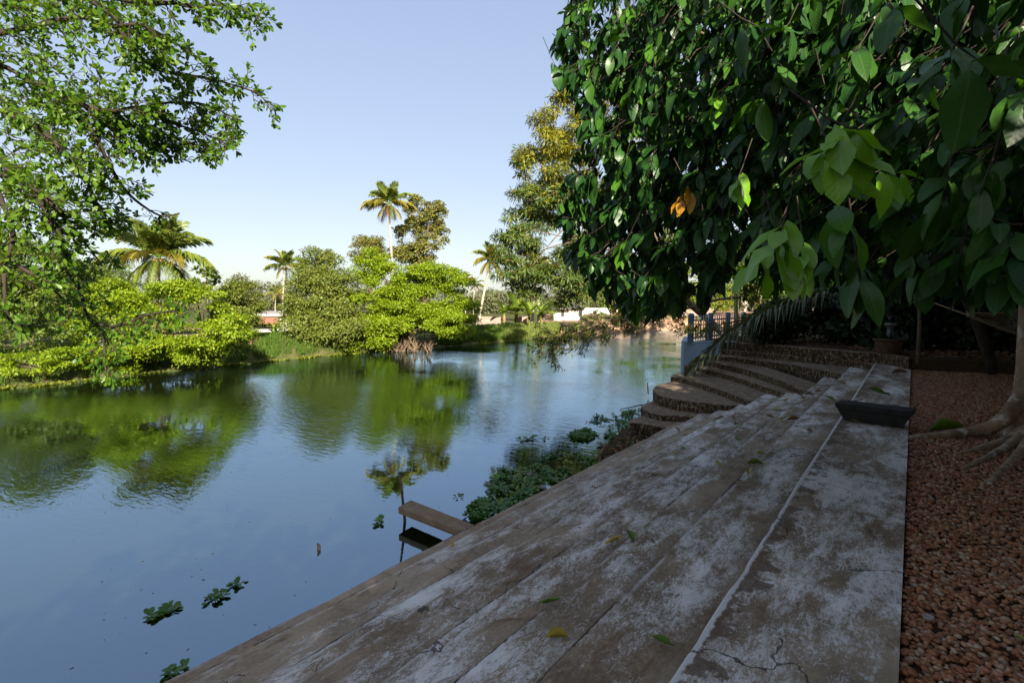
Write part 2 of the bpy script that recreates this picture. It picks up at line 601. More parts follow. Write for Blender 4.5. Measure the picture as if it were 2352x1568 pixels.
M['near_left'] = leaf_mat('oblong_leaves', [(0.045, 0.12, 0.008), (0.075, 0.16, 0.01), (0.12, 0.20, 0.012), (0.06, 0.14, 0.01)], 0.5, 0.42, 0.4)
M['big'] = leaf_mat('glossy_leaves', [(0.009, 0.037, 0.008), (0.015, 0.053, 0.009), (0.033, 0.095, 0.009), (0.011, 0.042, 0.009), (0.021, 0.075, 0.009)], 0.24, 0.36, 0.22, vein=(0.06, 0.10, 0.03))
M['big_bright'] = leaf_mat('young_leaves', [(0.11, 0.27, 0.010), (0.16, 0.34, 0.012), (0.08, 0.22, 0.010)], 0.38, 0.3, 0.5, vein=(0.22, 0.33, 0.06))
M['big_mid'] = leaf_mat('mid_glossy_leaves', [(0.035, 0.11, 0.009), (0.06, 0.16, 0.010), (0.045, 0.13, 0.010)], 0.28, 0.32, 0.35, vein=(0.10, 0.18, 0.04))
M['big_yellow'] = leaf_mat('yellowed_leaves', [(0.42, 0.22, 0.012), (0.38, 0.17, 0.012)], 0.3, 0.4, 0.4, vein=(0.5, 0.36, 0.06))
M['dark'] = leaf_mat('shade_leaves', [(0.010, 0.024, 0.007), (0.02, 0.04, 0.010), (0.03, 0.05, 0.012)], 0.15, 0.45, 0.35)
M['areca'] = leaf_mat('areca_leaves', [(0.05, 0.12, 0.012), (0.09, 0.18, 0.015)], 0.35, 0.4, 0.4)
M['frond'] = leaf_mat('palm_leaflets', [(0.075, 0.12, 0.018), (0.13, 0.175, 0.024), (0.20, 0.21, 0.035)], 0.28, 0.45, 0.4)
M['frond_yellow'] = leaf_mat('yellow_palm_leaflets', [(0.22, 0.20, 0.03), (0.29, 0.22, 0.035), (0.17, 0.18, 0.024)], 0.28, 0.5, 0.35)
M['frond_dead'] = leaf_mat('dry_palm_leaflets', [(0.20, 0.11, 0.05), (0.26, 0.15, 0.07)], 0.2, 0.7, 0.2, tcol=(1.2, 0.9, 0.5))
M['frond_rib'] = plain('fading_palm_rib', (0.12, 0.12, 0.07), 0.7, 0.2, 0.3, 9)
M['frond_grey'] = leaf_mat('fading_palm_leaflets', [(0.13, 0.155, 0.085), (0.20, 0.215, 0.14), (0.10, 0.13, 0.06)], 0.15, 0.5, 0.35)
M['banana'] = leaf_mat('banana_leaves', [(0.11, 0.19, 0.02), (0.17, 0.25, 0.03), (0.21, 0.23, 0.04)], 0.4, 0.4, 0.4)
M['grass'] = leaf_mat('grass_blades', [(0.04, 0.085, 0.010), (0.065, 0.12, 0.014), (0.095, 0.14, 0.018)], 0.3, 0.6, 0.2)
M['grass_pale'] = leaf_mat('pale_grass_blades', [(0.12, 0.17, 0.03), (0.18, 0.20, 0.05)], 0.3, 0.6, 0.2)
M['fringe'] = leaf_mat('floating_weed', [(0.15, 0.19, 0.02), (0.22, 0.24, 0.03), (0.12, 0.15, 0.02)], 0.25, 0.5, 0.3)
M['hyacinth'] = leaf_mat('hyacinth_leaves', [(0.03, 0.10, 0.012), (0.055, 0.15, 0.014), (0.09, 0.20, 0.018)], 0.25, 0.32, 0.5)
M['hyacinth_fleck'] = leaf_mat('sun_fleck_hyacinth_leaves', [(0.24, 0.22, 0.01), (0.17, 0.19, 0.012)], 0.3, 0.35, 0.4)
M['litter'] = leaf_mat('dry_leaf_litter', [(0.09, 0.05, 0.028), (0.16, 0.09, 0.045), (0.24, 0.14, 0.075), (0.06, 0.035, 0.02)], 0.1, 0.8, 0.15)
M['bark'] = bark_mat('brown_bark', (0.17, 0.12, 0.08), (0.06, 0.04, 0.026))
M['bark_pale'] = bark_mat('pale_bark', (0.42, 0.36, 0.29), (0.26, 0.21, 0.16))
M['bark_dark'] = bark_mat('dark_bark', (0.055, 0.04, 0.03), (0.02, 0.015, 0.012))
M['bark_big'] = bark_mat('lichened_bark', (0.31, 0.215, 0.13), (0.12, 0.078, 0.046), (0.40, 0.36, 0.28), 4.5)
M['stem_green'] = plain('green_stem', (0.16, 0.24, 0.03), 0.4, 0.4, 0.4, 9)
M['blue'] = plain('blue_paint', (0.32, 0.44, 0.58), 0.75, 0.25, 0.0, 2.2, 0.15, (0.23, 0.33, 0.44), 30)
M['post_blue'] = plain('grey_blue_paint', (0.085, 0.135, 0.21), 0.7, 0.3, 0.3, 6, 0.1)
M['picket'] = plain('cream_paint', (0.42, 0.44, 0.44), 0.7, 0.3, 0.3, 9, 0.1)
M['rail'] = plain('dark_rail_wood', (0.10, 0.09, 0.075), 0.8, 0.2, 0.4, 9, 0.2)
M['plank'] = plain('brown_stone', (0.27, 0.19, 0.12), 0.85, 0.2, 0.0, 7, 0.5, (0.16, 0.11, 0.068), 60)
M['bench'] = plain('blackened_stone', (0.030, 0.028, 0.026), 0.8, 0.3, 0.0, 9, 0.5, (0.012, 0.011, 0.010), 40)
M['terracotta'] = plain('weathered_terracotta', (0.13, 0.08, 0.045), 0.9, 0.15, 0.5, 9, 0.3)
M['metal'] = plain('grey_metal_post', (0.14, 0.13, 0.12), 0.5, 0.4, 0.3, 9, 0.1, metal=0.3)
M['wood'] = plain('weathered_wood', (0.15, 0.11, 0.07), 0.85, 0.2, 0.5, 12, 0.4)
M['kerb'] = plain('kerb_stone', (0.20, 0.15, 0.085), 0.9, 0.15, 0.6, 7, 0.6)
M['white_wall'] = plain('white_wall_paint', (0.62, 0.60, 0.56), 0.8, 0.2, 0.12, 3)
M['grey_roof'] = plain('grey_tin_roof', (0.30, 0.27, 0.26), 0.7, 0.3, 0.25, 5)
M['red_roof'] = plain('red_awning', (0.30, 0.13, 0.09), 0.75, 0.25, 0.25, 5)
M['ochre'] = plain('ochre_trim', (0.50, 0.30, 0.09), 0.75, 0.25, 0.2, 5)
M['door'] = plain('brown_door_paint', (0.20, 0.10, 0.055), 0.7, 0.3, 0.3, 5)
M['dark_glass'] = plain('dark_window', (0.05, 0.055, 0.06), 0.25, 0.5, 0.3, 5)
M['arch_red'] = plain('red_wall_paint', (0.42, 0.12, 0.10), 0.8, 0.2, 0.2, 5)
M['arch_green'] = plain('green_wall_paint', (0.14, 0.28, 0.04), 0.8, 0.2, 0.2, 5)
M['pink_wall'] = plain('bare_plaster_wall', (0.30, 0.235, 0.19), 0.9, 0.15, 0.35, 3, 0.4)
M['rope'] = plain('jute_rope', (0.24, 0.17, 0.09), 0.9, 0.1, 0.3, 30)
M['coconut'] = plain('coconut_husk', (0.20, 0.13, 0.04), 0.7, 0.3, 0.5, 6)
M['stone_pale'] = plain('pale_stone', (0.34, 0.30, 0.27), 0.85, 0.2, 0.4, 12, 0.4)
M['flower'] = plain('pink_flower', (0.6, 0.12, 0.2), 0.6, 0.3, 0.2, 10)
M['laterite'] = ground_mat('laterite_earth', [(0.3, (0.20, 0.10, 0.06)), (0.55, (0.44, 0.27, 0.18)), (0.75, (0.52, 0.36, 0.26))], 0.8)
M['bank'] = ground_mat('grassy_earth', [(0.3, (0.05, 0.06, 0.02)), (0.5, (0.08, 0.10, 0.025)), (0.72, (0.20, 0.15, 0.08))], 0.9)
M['bed'] = ground_mat('garden_soil', [(0.3, (0.035, 0.024, 0.014)), (0.6, (0.10, 0.065, 0.038)), (0.8, (0.15, 0.10, 0.055))], 2.2)
M['riverbed'] = ground_mat('river_mud', [(0.3, (0.05, 0.045, 0.025)), (0.7, (0.09, 0.075, 0.04))], 1.0)
M['gravel'] = island_mat('red_pebbles', [(0.22, 0.080, 0.028), (0.38, 0.150, 0.060), (0.30, 0.110, 0.042), (0.46, 0.25, 0.12), (0.15, 0.07, 0.035), (0.44, 0.17, 0.068), (0.50, 0.36, 0.24), (0.26, 0.13, 0.07)], 0.7, 0.3)
M['gravel_base'] = ground_mat('gravel_soil', [(0.3, (0.06, 0.028, 0.018)), (0.7, (0.13, 0.06, 0.038))], 18)
M['water'] = water_mat()
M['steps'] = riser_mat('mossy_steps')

# ------------------------------------------------------------------ levels of the terrace
Z0 = 1.45
DROP = [0, 0.16, 0.32, 0.48, 0.63, 0.78, 0.92, 1.05, 1.20]
ZT = [Z0 - d for d in DROP]                        # tread heights, top to water's edge
XE = [-0.75, -1.32, -1.77, -2.25, -2.80, -3.14, -3.54, -3.94, -4.28]   # outer edge of each tread
ZP = Z0 + 0.25                                     # planted terrace
S = 0.91875                                        # readings below were taken at 2560 px width


def so(x, y, z):
    return on(x * S, y * S, z)


# ------------------------------------------------------------------ water, river bed, far bank
def grid_sheet(name, x0, x1, y0, y1, z, mat, n=2):
    b = MB()
    v = [(x0 + (x1 - x0) * i / n, y0 + (y1 - y0) * j / n, z) for j in range(n + 1) for i in range(n + 1)]
    f = [(j * (n + 1) + i, j * (n + 1) + i + 1, (j + 1) * (n + 1) + i + 1, (j + 1) * (n + 1) + i) for j in range(n) for i in range(n)]
    return b.add(v, f).mesh(name, mat)


structure('ground', grid_sheet('ground', -1500, 1500, -1500, 1500, -1.4, M['riverbed']))
structure('water', grid_sheet('water', -160, 90, -120, 120, 0.0, M['water']))

shore_px = [(-420, 960), (-200, 920), (0, 893), (150, 880), (240, 868), (400, 851), (500, 841), (600, 832), (700, 822), (800, 812),
            (900, 804), (990, 799), (1080, 792), (1150, 786), (1250, 776), (1340, 769), (1420, 764), (1520, 759), (1620, 757), (1800, 757), (2000, 758)]
sp = [on(x, y, 0) for x, y in shore_px]
SH = []
for i in range(len(sp) - 1):
    for t in np.linspace(0, 1, 9)[:-1]:
        SH.append((sp[i].lerp(sp[i + 1], t), shore_px[i][0] * (1 - t) + shore_px[i + 1][0] * t))
PROF = [(-2.0, -1.0), (-0.4, -0.2), (0.0, 0.02), (0.35, 0.14), (1.0, 0.34), (2.2, 0.62), (4, 0.82), (8, 0.95), (20, 1.05), (60, 1.2), (250, 1.6), (1200, 2.0)]


def bank_h(xp, d, z):
    if d <= 0: return z
    if 1330 < xp < 1640 or xp >= 1640:                       # steep laterite bank
        return z + 0.75 * min(1, d / 0.8) if d < 30 else z + 0.6
    if 545 < xp < 790 and d < 9:                             # grassy mound
        u = math.sin((xp - 545) / 245 * math.pi)
        return z + 0.42 * u * math.exp(-((d - 3.0) / 2.6) ** 2)
    return z


def bank(name, k0, k1, mat):
    b = MB()
    v = []
    for k in range(k0, k1):
        p, xp = SH[k]
        r = Vector((p.x, p.y, 0)).normalized()
        for (d, z) in PROF:
            q = p + r * (d + (0.25 * math.sin(k * 0.9) + 0.15 * math.sin(k * 2.3) if d < 20 else 0))
            v.append((q.x, q.y, bank_h(xp, d, z) + (random.uniform(-.05, .05) if d > .2 else 0)))
    n = len(PROF)
    f = [(i * n + j, (i + 1) * n + j, (i + 1) * n + j + 1, i * n + j + 1) for i in range(k1 - k0 - 1) for j in range(n - 1)]
    f = [q[::-1] for q in f]
    return structure(name, b.add(v, f).mesh(name, mat, True))


ksplit = next(i for i, (p, x) in enumerate(SH) if x > 1235)
bank('river_bank', 0, ksplit + 1, M['bank'])
bank('earth_bank', ksplit, len(SH), M['laterite'])

# ------------------------------------------------------------------ straight terrace
terr = structure('terrace', MB().box((-2.1, 4.0, -0.55), (3.9, 14.0, 0.9)).mesh('terrace_core', M['plank']))
END = [so(2191, 911, ZT[0]).y, so(2108, 935, ZT[1]).y, so(2019, 977, ZT[2]).y, so(1968, 984, ZT[3]).y, so(1896, 1007, ZT[4]).y,
       so(1843, 1023, ZT[5]).y, so(1804, 1030, ZT[6]).y, so(1756, 1043, ZT[7]).y, so(1690, 1075, ZT[8]).y]
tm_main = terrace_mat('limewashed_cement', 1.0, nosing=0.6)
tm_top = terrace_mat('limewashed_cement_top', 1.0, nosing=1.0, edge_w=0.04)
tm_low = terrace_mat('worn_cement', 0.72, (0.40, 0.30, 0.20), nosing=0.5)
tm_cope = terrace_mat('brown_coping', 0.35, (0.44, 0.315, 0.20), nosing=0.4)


def tread(i, y0=-4.0):
    """one long step with a slightly chipped, rounded outer edge; its origin lies on that edge"""
    x_out = XE[i]
    x_in = 0.022 if i == 0 else XE[i - 1] + 0.12
    zt = ZT[i]
    y1 = (END[i] if i == 0 else END[i - 1] + 0.55)
    if i == 0:
        y1 = END[0] + 0.5
    n = 150
    prof = [(0.0, -0.34 if i < 8 else -0.7), (0.0, -0.02), (0.004, -0.008), (0.014, 0.0), ((x_in - x_out) * .4, 0.001), (x_in - x_out, 0.0), (x_in - x_out, -0.3)]
    v = []
    ph = rng.uniform(0, 10)
    for j in range(n + 1):
        y = y0 + (y1 - y0) * j / n
        w = 0.010 * math.sin(y * 1.7 + ph) + 0.006 * math.sin(y * 5.1 + ph * 2)
        ch = 0.0
        if rng.random() < 0.10:
            ch = rng.uniform(0.004, 0.016)
        for q, (dx, dz) in enumerate(prof):
            e = w if q in (0, 1, 2, 3) and i > 0 else (w * .3 if q < 4 else 0)
            cx = ch if q in (1, 2) else 0
            v.append((dx + e + cx, y, dz - (ch * .5 if q in (2, 3) else 0) + 0.002 * math.sin(y * 2.3 + q + ph)))
    m = len(prof)
    f = [(j * m + q, j * m + q + 1, (j + 1) * m + q + 1, (j + 1) * m + q) for j in range(n) for q in range(m - 1)]
    f += [tuple(range(m)), tuple(n * m + q for q in range(m))[::-1]]
    f = [q[::-1] for q in f]
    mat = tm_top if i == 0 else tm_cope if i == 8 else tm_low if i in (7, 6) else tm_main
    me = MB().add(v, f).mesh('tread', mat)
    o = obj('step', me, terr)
    o.location = (x_out, 0, zt)
    o['tread_width'] = float(x_in - x_out)
    return o


for i in range(9):
    tread(i)

# ------------------------------------------------------------------ curved steps at the end of the terrace
curved = structure('curved_steps', MB().box((-1.2, 13.2, -0.1), (1.5, 1.5, 1.0)).mesh('curved_core', M['steps']))
BACK = at_z(2050, 24, 0)
lines = {   # front edges, from the terrace towards the water
    0: [(2191, 911), (2080, 897), (1976, 889), (1881, 880), (1805, 874)],
    1: [(2108, 935), (2000, 914), (1904, 901), (1828, 892), (1766, 888)],
    2: [(2019, 977), (1950, 950), (1880, 927), (1800, 908), (1741, 898)],
    3: [(1968, 984), (1920, 968), (1878, 954), (1830, 939), (1776, 925), (1735, 916), (1713, 913)],
    4: [(1896, 1007), (1865, 998), (1827, 983), (1775, 965), (1725, 949), (1692, 942), (1677, 941), (1683, 936)],
    5: [(1843, 1023), (1850, 1014), (1800, 1010), (1763, 1006), (1707, 1000), (1670, 993), (1646, 986), (1634, 975), (1636, 966), (1655, 957)],
    7: [(1745, 1043), (1735, 1040), (1695, 1038), (1660, 1036), (1634, 1032), (1614, 1026), (1604, 1018), (1606, 1011), (1625, 1003)],
    8: [(1690, 1074), (1668, 1068), (1641, 1064), (1620, 1060), (1600, 1057), (1582, 1056), (1571, 1055), (1573, 1049), (1590, 1042)],
}


def smooth_line(pts, n=5):
    """Catmull-Rom through the points"""
    out = []
    P = [pts[0]] + pts + [pts[-1]]
    for i in range(1, len(P) - 2):
        for t in np.linspace(0, 1, n, endpoint=False):
            a, b, c, d = P[i - 1], P[i], P[i + 1], P[i + 2]
            out.append(0.5 * ((2 * b) + (c - a) * t + (2 * a - 5 * b + 4 * c - d) * t ** 2 + (3 * b - a - 3 * c + d) * t ** 3))
    out.append(pts[-1])
    return out


def slab(poly, z0, z1, mat, name='step', rows=3, rough=0.012):
    """prism with a worn rounded edge and a slightly uneven face"""
    n = len(poly)
    a = sum(poly[i][0] * poly[(i + 1) % n][1] - poly[(i + 1) % n][0] * poly[i][1] for i in range(n))
    if a < 0: poly = poly[::-1]
    v, f = [], []
    c = np.array(poly)
    nrm = []
    for i in range(n):
        t = c[(i + 1) % n] - c[i - 1]
        l = np.linalg.norm(t) + 1e-9
        nrm.append((t[1] / l, -t[0] / l))
    zs = [z0] + [z0 + (z1 - z0) * k / rows for k in range(1, rows)] + [z1 - 0.025, z1 - 0.006, z1]
    ins = [0] * rows + [0.0, 0.007, 0.022]
    for z, q in zip(zs, ins):
        for i in range(n):
            r = rng.uniform(-rough, rough) * (0.4 if z > z1 - .01 else 1)
            v.append((c[i][0] - nrm[i][0] * (q + r), c[i][1] - nrm[i][1] * (q + r), z))
    L = len(zs)
    for k in range(L - 1):
        for i in range(n):
            j = (i + 1) % n
            f.append((k * n + i, k * n + j, (k + 1) * n + j, (k + 1) * n + i))
    f.append(tuple((L - 1) * n + i for i in range(n)))
    return MB().add(v, f).mesh(name, mat)


WALL_D = 17.55
for i, pl in lines.items():
    pts = [so(x, y, ZT[i]) for x, y in pl]
    cur = smooth_line([Vector((p.x, p.y, 0)) for p in pts], 5)
    poly = [(p.x, p.y) for p in cur]
    last = Vector((poly[-1][0], poly[-1][1], 0))
    if i < 4:
        b1 = last + Vector((last.x, last.y, 0)).normalized() * 0.9
    else:
        b1 = last + Vector((0.5, 1.6, 0))
    bx = XE[i] + 0.28
    by = max(poly[0][1] + 1.0, 13.0) if i > 1 else poly[0][1] + 2.0
    poly += [(b1.x, b1.y), (min(bx, b1.x + 1.6), max(b1.y, by)), (bx, by), (bx, poly[0][1] + 0.02)]
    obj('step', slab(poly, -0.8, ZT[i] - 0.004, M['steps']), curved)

# planted terrace (garden) behind the curved steps
pfront = [so(2276, 896, ZP), so(2236, 889, ZP), so(2195, 884, ZP), so(2104, 877, ZP), so(1998, 869, ZP), so(1913, 861, ZP), so(1847, 857, ZP)]
pf = smooth_line([Vector((p.x, p.y, 0)) for p in pfront], 4)
fA, fB = so(1712, 853.5, ZP), so(1955, 829, ZP)
fdir = (fB - fA).normalized()
kerb_r = so(2620, 909, ZP)
gpoly = [(p.x, p.y) for p in pf]
wl = at_z(1717 * S, WALL_D + .12, 0)
gpoly += [(at_z(1800 * S, 17.65, 0).x, at_z(1800 * S, 17.65, 0).y), (wl.x, wl.y)]
for t in (2.5, 5, 9, 14):
    q = fA + fdir * t
    gpoly.append((q.x - 0.1, q.y + 0.15))
gpoly += [(14, 34), (60, 40), (60, 10), (kerb_r.x + 4, kerb_r.y + 0.2), (kerb_r.x, kerb_r.y), (gpoly[0][0] + 0.02, gpoly[0][1] + 0.05)]
structure('garden_bed', slab(gpoly, -0.9, ZP, [M['bed']], 'garden_bed', 3, 0.01))

# face of the top riser: the same mossy stone, set just proud of the bed
rb = MB()
pts = [(p.x, p.y) for p in pf]
off = [(p[0] - 0.02, p[1] - 0.06) for p in pts]
rb.prism(off + [(p[0], p[1] + 0.25) for p in pts[::-1]], 0.6, ZP + 0.012)
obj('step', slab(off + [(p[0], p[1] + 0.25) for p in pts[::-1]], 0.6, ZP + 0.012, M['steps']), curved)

# ------------------------------------------------------------------ gravel court
gz = Z0 - 0.045
kl = so(2285, 915, gz)
court = [(0.022, -4), (6, -4), (9, 12), (kerb_r.x, kerb_r.y + 0.4), (kl.x, kl.y + 0.4), (0.022, END[0])]
structure('gravel_court', slab(court, 0.2, gz, M['gravel_base'], 'gravel_court', 1, 0.0))
# retaining edge of the terrace against the gravel is the top step itself
ico = [(0, 0, 1), (0.894, 0, 0.447), (0.276, 0.851, 0.447), (-0.724, 0.526, 0.447), (-0.724, -0.526, 0.447), (0.276, -0.851, 0.447),
       (0.724, 0.526, -0.447), (-0.276, 0.851, -0.447), (-0.894, 0, -0.447), (-0.276, -0.851, -0.447), (0.724, -0.526, -0.447), (0, 0, -1)]
icf = [(0, 1, 2), (0, 2, 3), (0, 3, 4), (0, 4, 5), (0, 5, 1), (1, 6, 2), (2, 7, 3), (3, 8, 4), (4, 9, 5), (5, 10, 1),
       (6, 7, 2), (7, 8, 3), (8, 9, 4), (9, 10, 5), (10, 6, 1), (11, 7, 6), (11, 8, 7), (11, 9, 8), (11, 10, 9), (11, 6, 10)]


def pebbles(n, xf, yr, size, zr, name, seed):
    r = np.random.default_rng(seed)
    y = yr[0] + (yr[1] - yr[0]) * r.random(n) ** 0.8
    x = 0.035 + r.random(n) * xf(y)
    P = np.stack([x, y, gz + zr * r.random(n)], 1)
    base = np.array(ico) * np.array([1, 0.72, 0.55])
    v = base[None] * (1 + r.uniform(-.22, .22, (n, 12, 1)))
    an = r.uniform(0, 6.28, n)
    ti = r.uniform(-.5, .5, n)
    ca, sa, ct, st = np.cos(an), np.sin(an), np.cos(ti), np.sin(ti)
    v = np.stack([v[..., 0], v[..., 1] * ct[:, None] - v[..., 2] * st[:, None], v[..., 1] * st[:, None] + v[..., 2] * ct[:, None]], 2)
    v = np.stack([v[..., 0] * ca[:, None] - v[..., 1] * sa[:, None], v[..., 0] * sa[:, None] + v[..., 1] * ca[:, None], v[..., 2]], 2)
    sz = size * r.uniform(0.6, 1.35, n)
    V = v * sz[:, None, None] + P[:, None, :]
    loops = (np.array(icf).ravel()[None] + (np.arange(n) * 12)[:, None]).ravel()
    return fast_mesh(name, V.reshape(-1, 3), loops, np.full(n * 20, 3), M['gravel'], smooth=True)


o = obj('gravel', pebbles(36000, lambda y: 0.25 + np.maximum(0, y) * 0.155, (0.8, kl.y), 0.0185, 0.022, 'gravel', 3))
tag(o, 'reddish brown pebbles covering the court beside the cement terrace', 'gravel', kind='stuff')
o = obj('outer_gravel', pebbles(9000, lambda y: 4.5 + 0 * y, (-2.0, kl.y), 0.028, 0.01, 'outer_gravel', 4))
tag(o, 'reddish brown pebbles spread out around the big tree trunk', 'gravel', kind='stuff')

# ================================================================== vegetation builders
def crown(P0, blobs, n_clump, r_clump, n_leaf, flat=0.6, out_bias=0.5, up=0.6, droop=0.25, inner=0.6):
    """leaf positions, axes and normals for a crown made of many clumps inside ellipsoids"""
    blobs = [(np.array(c, float), np.array(r, float)) for c, r in blobs]
    w = np.array([(r[0] * r[1] * r[2]) ** 0.7 for _, r in blobs])
    bi = rng.choice(len(blobs), n_clump, p=w / w.sum())
    d = unit(n_clump)
    rad = rng.uniform(inner, 1.0, n_clump) ** 0.7
    C = np.array([blobs[b][0] for b in bi]) + d * rad[:, None] * np.array([blobs[b][1] for b in bi])
    rc = r_clump * rng.uniform(0.6, 1.4, n_clump)
    pc = rc ** 2
    ci = rng.choice(n_clump, n_leaf, p=pc / pc.sum())
    e = unit(n_leaf)
    e[:, 2] = np.where(rng.random(n_leaf) < 0.65, np.abs(e[:, 2]), e[:, 2])
    rr = rng.random(n_leaf) ** 0.5
    off = e * rr[:, None] * rc[ci][:, None]
    off[:, 2] *= flat
    P = C[ci] + off
    N = e * 0.5 + np.array([0, 0, up]) + d[ci] * out_bias + rng.normal(size=(n_leaf, 3)) * 0.45
    D = e * 0.8 + rng.normal(size=(n_leaf, 3)) * 0.7 + np.array([0, 0, -droop])
    return P, frames(D, N), C


def gather(base, tips, th, gap=0.0):
    """limbs and twigs that climb from the trunk line to the clump centres"""
    return None


def make_tree(name, label, cat, base, blobs, mats, n_clump=60, r_clump=0.6, n_leaf=9000, leaf=LEAF_FAR, size=0.11, flat=0.6,
              bark='bark', trunk_r=0.12, lean=(0, 0), group=None, out_bias=0.5, up=0.6, droop=0.25, inner=0.6, limbs=14, stems=1, mat_of=None):
    base = Vector(base)
    root = thing(name, label, cat, base, group)
    P, R, C = crown(base, blobs, n_clump, r_clump, n_leaf, flat, out_bias, up, droop, inner)
    sz = size * rng.uniform(0.7, 1.3, n_leaf)
    ml = mats if isinstance(mats, list) else [mats]
    mi = None
    if len(ml) > 1:
        mi = mat_of(P) if mat_of else rng.integers(0, len(ml), n_leaf)
    obj('crown', scatter(leaf, P, R, sz, ml, 'crown', mi), root)
    cen = np.mean(np.array([c for c, _ in blobs]), axis=0)
    for s in range(stems):
        b = MB()
        b0 = base + Vector((random.uniform(-.3, .3), random.uniform(-.3, .3), 0)) * (0 if s == 0 else 1.5 * trunk_r / .12)
        top = Vector(cen) * 0.6 + Vector(C[random.randrange(len(C))]) * 0.4
        mid = b0.lerp(top, 0.5) + Vector((random.uniform(-.2, .2) + lean[0], random.uniform(-.2, .2) + lean[1], 0))
        pts = smooth_line([b0 - Vector((0, 0, .2)), b0.lerp(mid, .5), mid, top], 4)
        n = len(pts)
        b.tube(pts, [trunk_r * (1.25 - 0.95 * i / n) for i in range(n)], 8)
        obj('trunk', b.mesh('trunk', M[bark], True), root)
        # limbs
        lb = MB()
        for c in C[rng.choice(len(C), min(limbs, len(C)), replace=False)]:
            k = random.randrange(n // 3, n)
            p0 = Vector(pts[k])
            p1 = Vector(c)
            m = p0.lerp(p1, 0.5) + Vector((0, 0, random.uniform(0, .2)))
            r0 = trunk_r * 0.28
            lb.tube([p0, m, p1], [r0, r0 * .6, r0 * .2], 5, cap=False)
        o = obj('limbs', lb.mesh('limb', M[bark], True), root)
        o.name = 'limb'
        o['kind'] = 'stuff'
    return root


def frond_mesh(mat, elev, curl, n=34, wid=0.03, ll=0.30, hang=0.5, twist=0.0, seed=0, petiole=0.16, thick=0.012):
    """a feather leaf of unit length along +X; elev is its starting angle, curl how far it bends down"""
    r = np.random.default_rng(seed)
    b = MB()
    m = 16
    pts, tan = [], []
    p = np.zeros(3)
    a = elev
    for i in range(m + 1):
        t = i / m
        pts.append(p.copy())
        dvec = np.array([math.cos(a), 0.10 * math.sin(seed + t * 2), math.sin(a)])
        tan.append(dvec / np.linalg.norm(dvec))
        p = p + dvec / m
        a -= curl / m * (0.4 + 1.2 * t)
    b.tube(pts, [thick * (1 - 0.85 * i / m) for i in range(m + 1)], 5, 0)
    for k in range(n):
        t = petiole + (1 - petiole) * (k + .5) / n
        i = min(m - 1, int(t * m))
        u = t * m - i
        p = pts[i] * (1 - u) + pts[i + 1] * u
        T = tan[i]
        side0 = np.cross([0, 0, 1.0], T)
        side0 /= np.linalg.norm(side0) + 1e-9
        L = ll * (0.45 + 0.75 * math.sin(math.pi * min(1, (t - petiole) / (1 - petiole) * 0.85 + 0.12))) * r.uniform(0.85, 1.1)
        for s in (-1, 1):
            tw = twist * s
            d = side0 * s * (0.85 - .35 * t) + T * (0.55 + .5 * t) + np.array([0, 0, 0.25 - hang * .3])
            d = d / np.linalg.norm(d) + r.normal(size=3) * 0.05
            mid = p + d * L * 0.5
            tip = p + d * L + np.array([0, 0, -hang * L * r.uniform(.5, 1.1)])
            wv = T * wid * 0.5
            wv2 = wv + np.array([0, 0, wid * .35])
            b.add([p - wv * .5, p + wv * .5, mid + wv2, mid - wv2, tip], [(0, 1, 2, 3), (3, 2, 4)], 1)
    return b.mesh('frond', [M['stem_green'] if mat is not M['frond_dead'] else M['wood'], mat], False)


FR = {}
for nm, mat in (('g', 'frond'), ('y', 'frond_yellow'), ('d', 'frond_dead')):
    FR[nm, 'up'] = [frond_mesh(M[mat], 1.35, 0.75, 46, .038, .34, .3, seed=3 + i) for i in range(2)]
    FR[nm, 'mid'] = [frond_mesh(M[mat], 0.85, 1.15, 46, .038, .34, .45, seed=7 + i) for i in range(2)]
    FR[nm, 'low'] = [frond_mesh(M[mat], 0.28, 1.15, 46, .038, .34, .6, seed=11 + i) for i in range(2)]
    FR[nm, 'hang'] = [frond_mesh(M[mat], -0.6, 0.85, 46, .038, .32, .5, seed=17 + i) for i in range(2)]


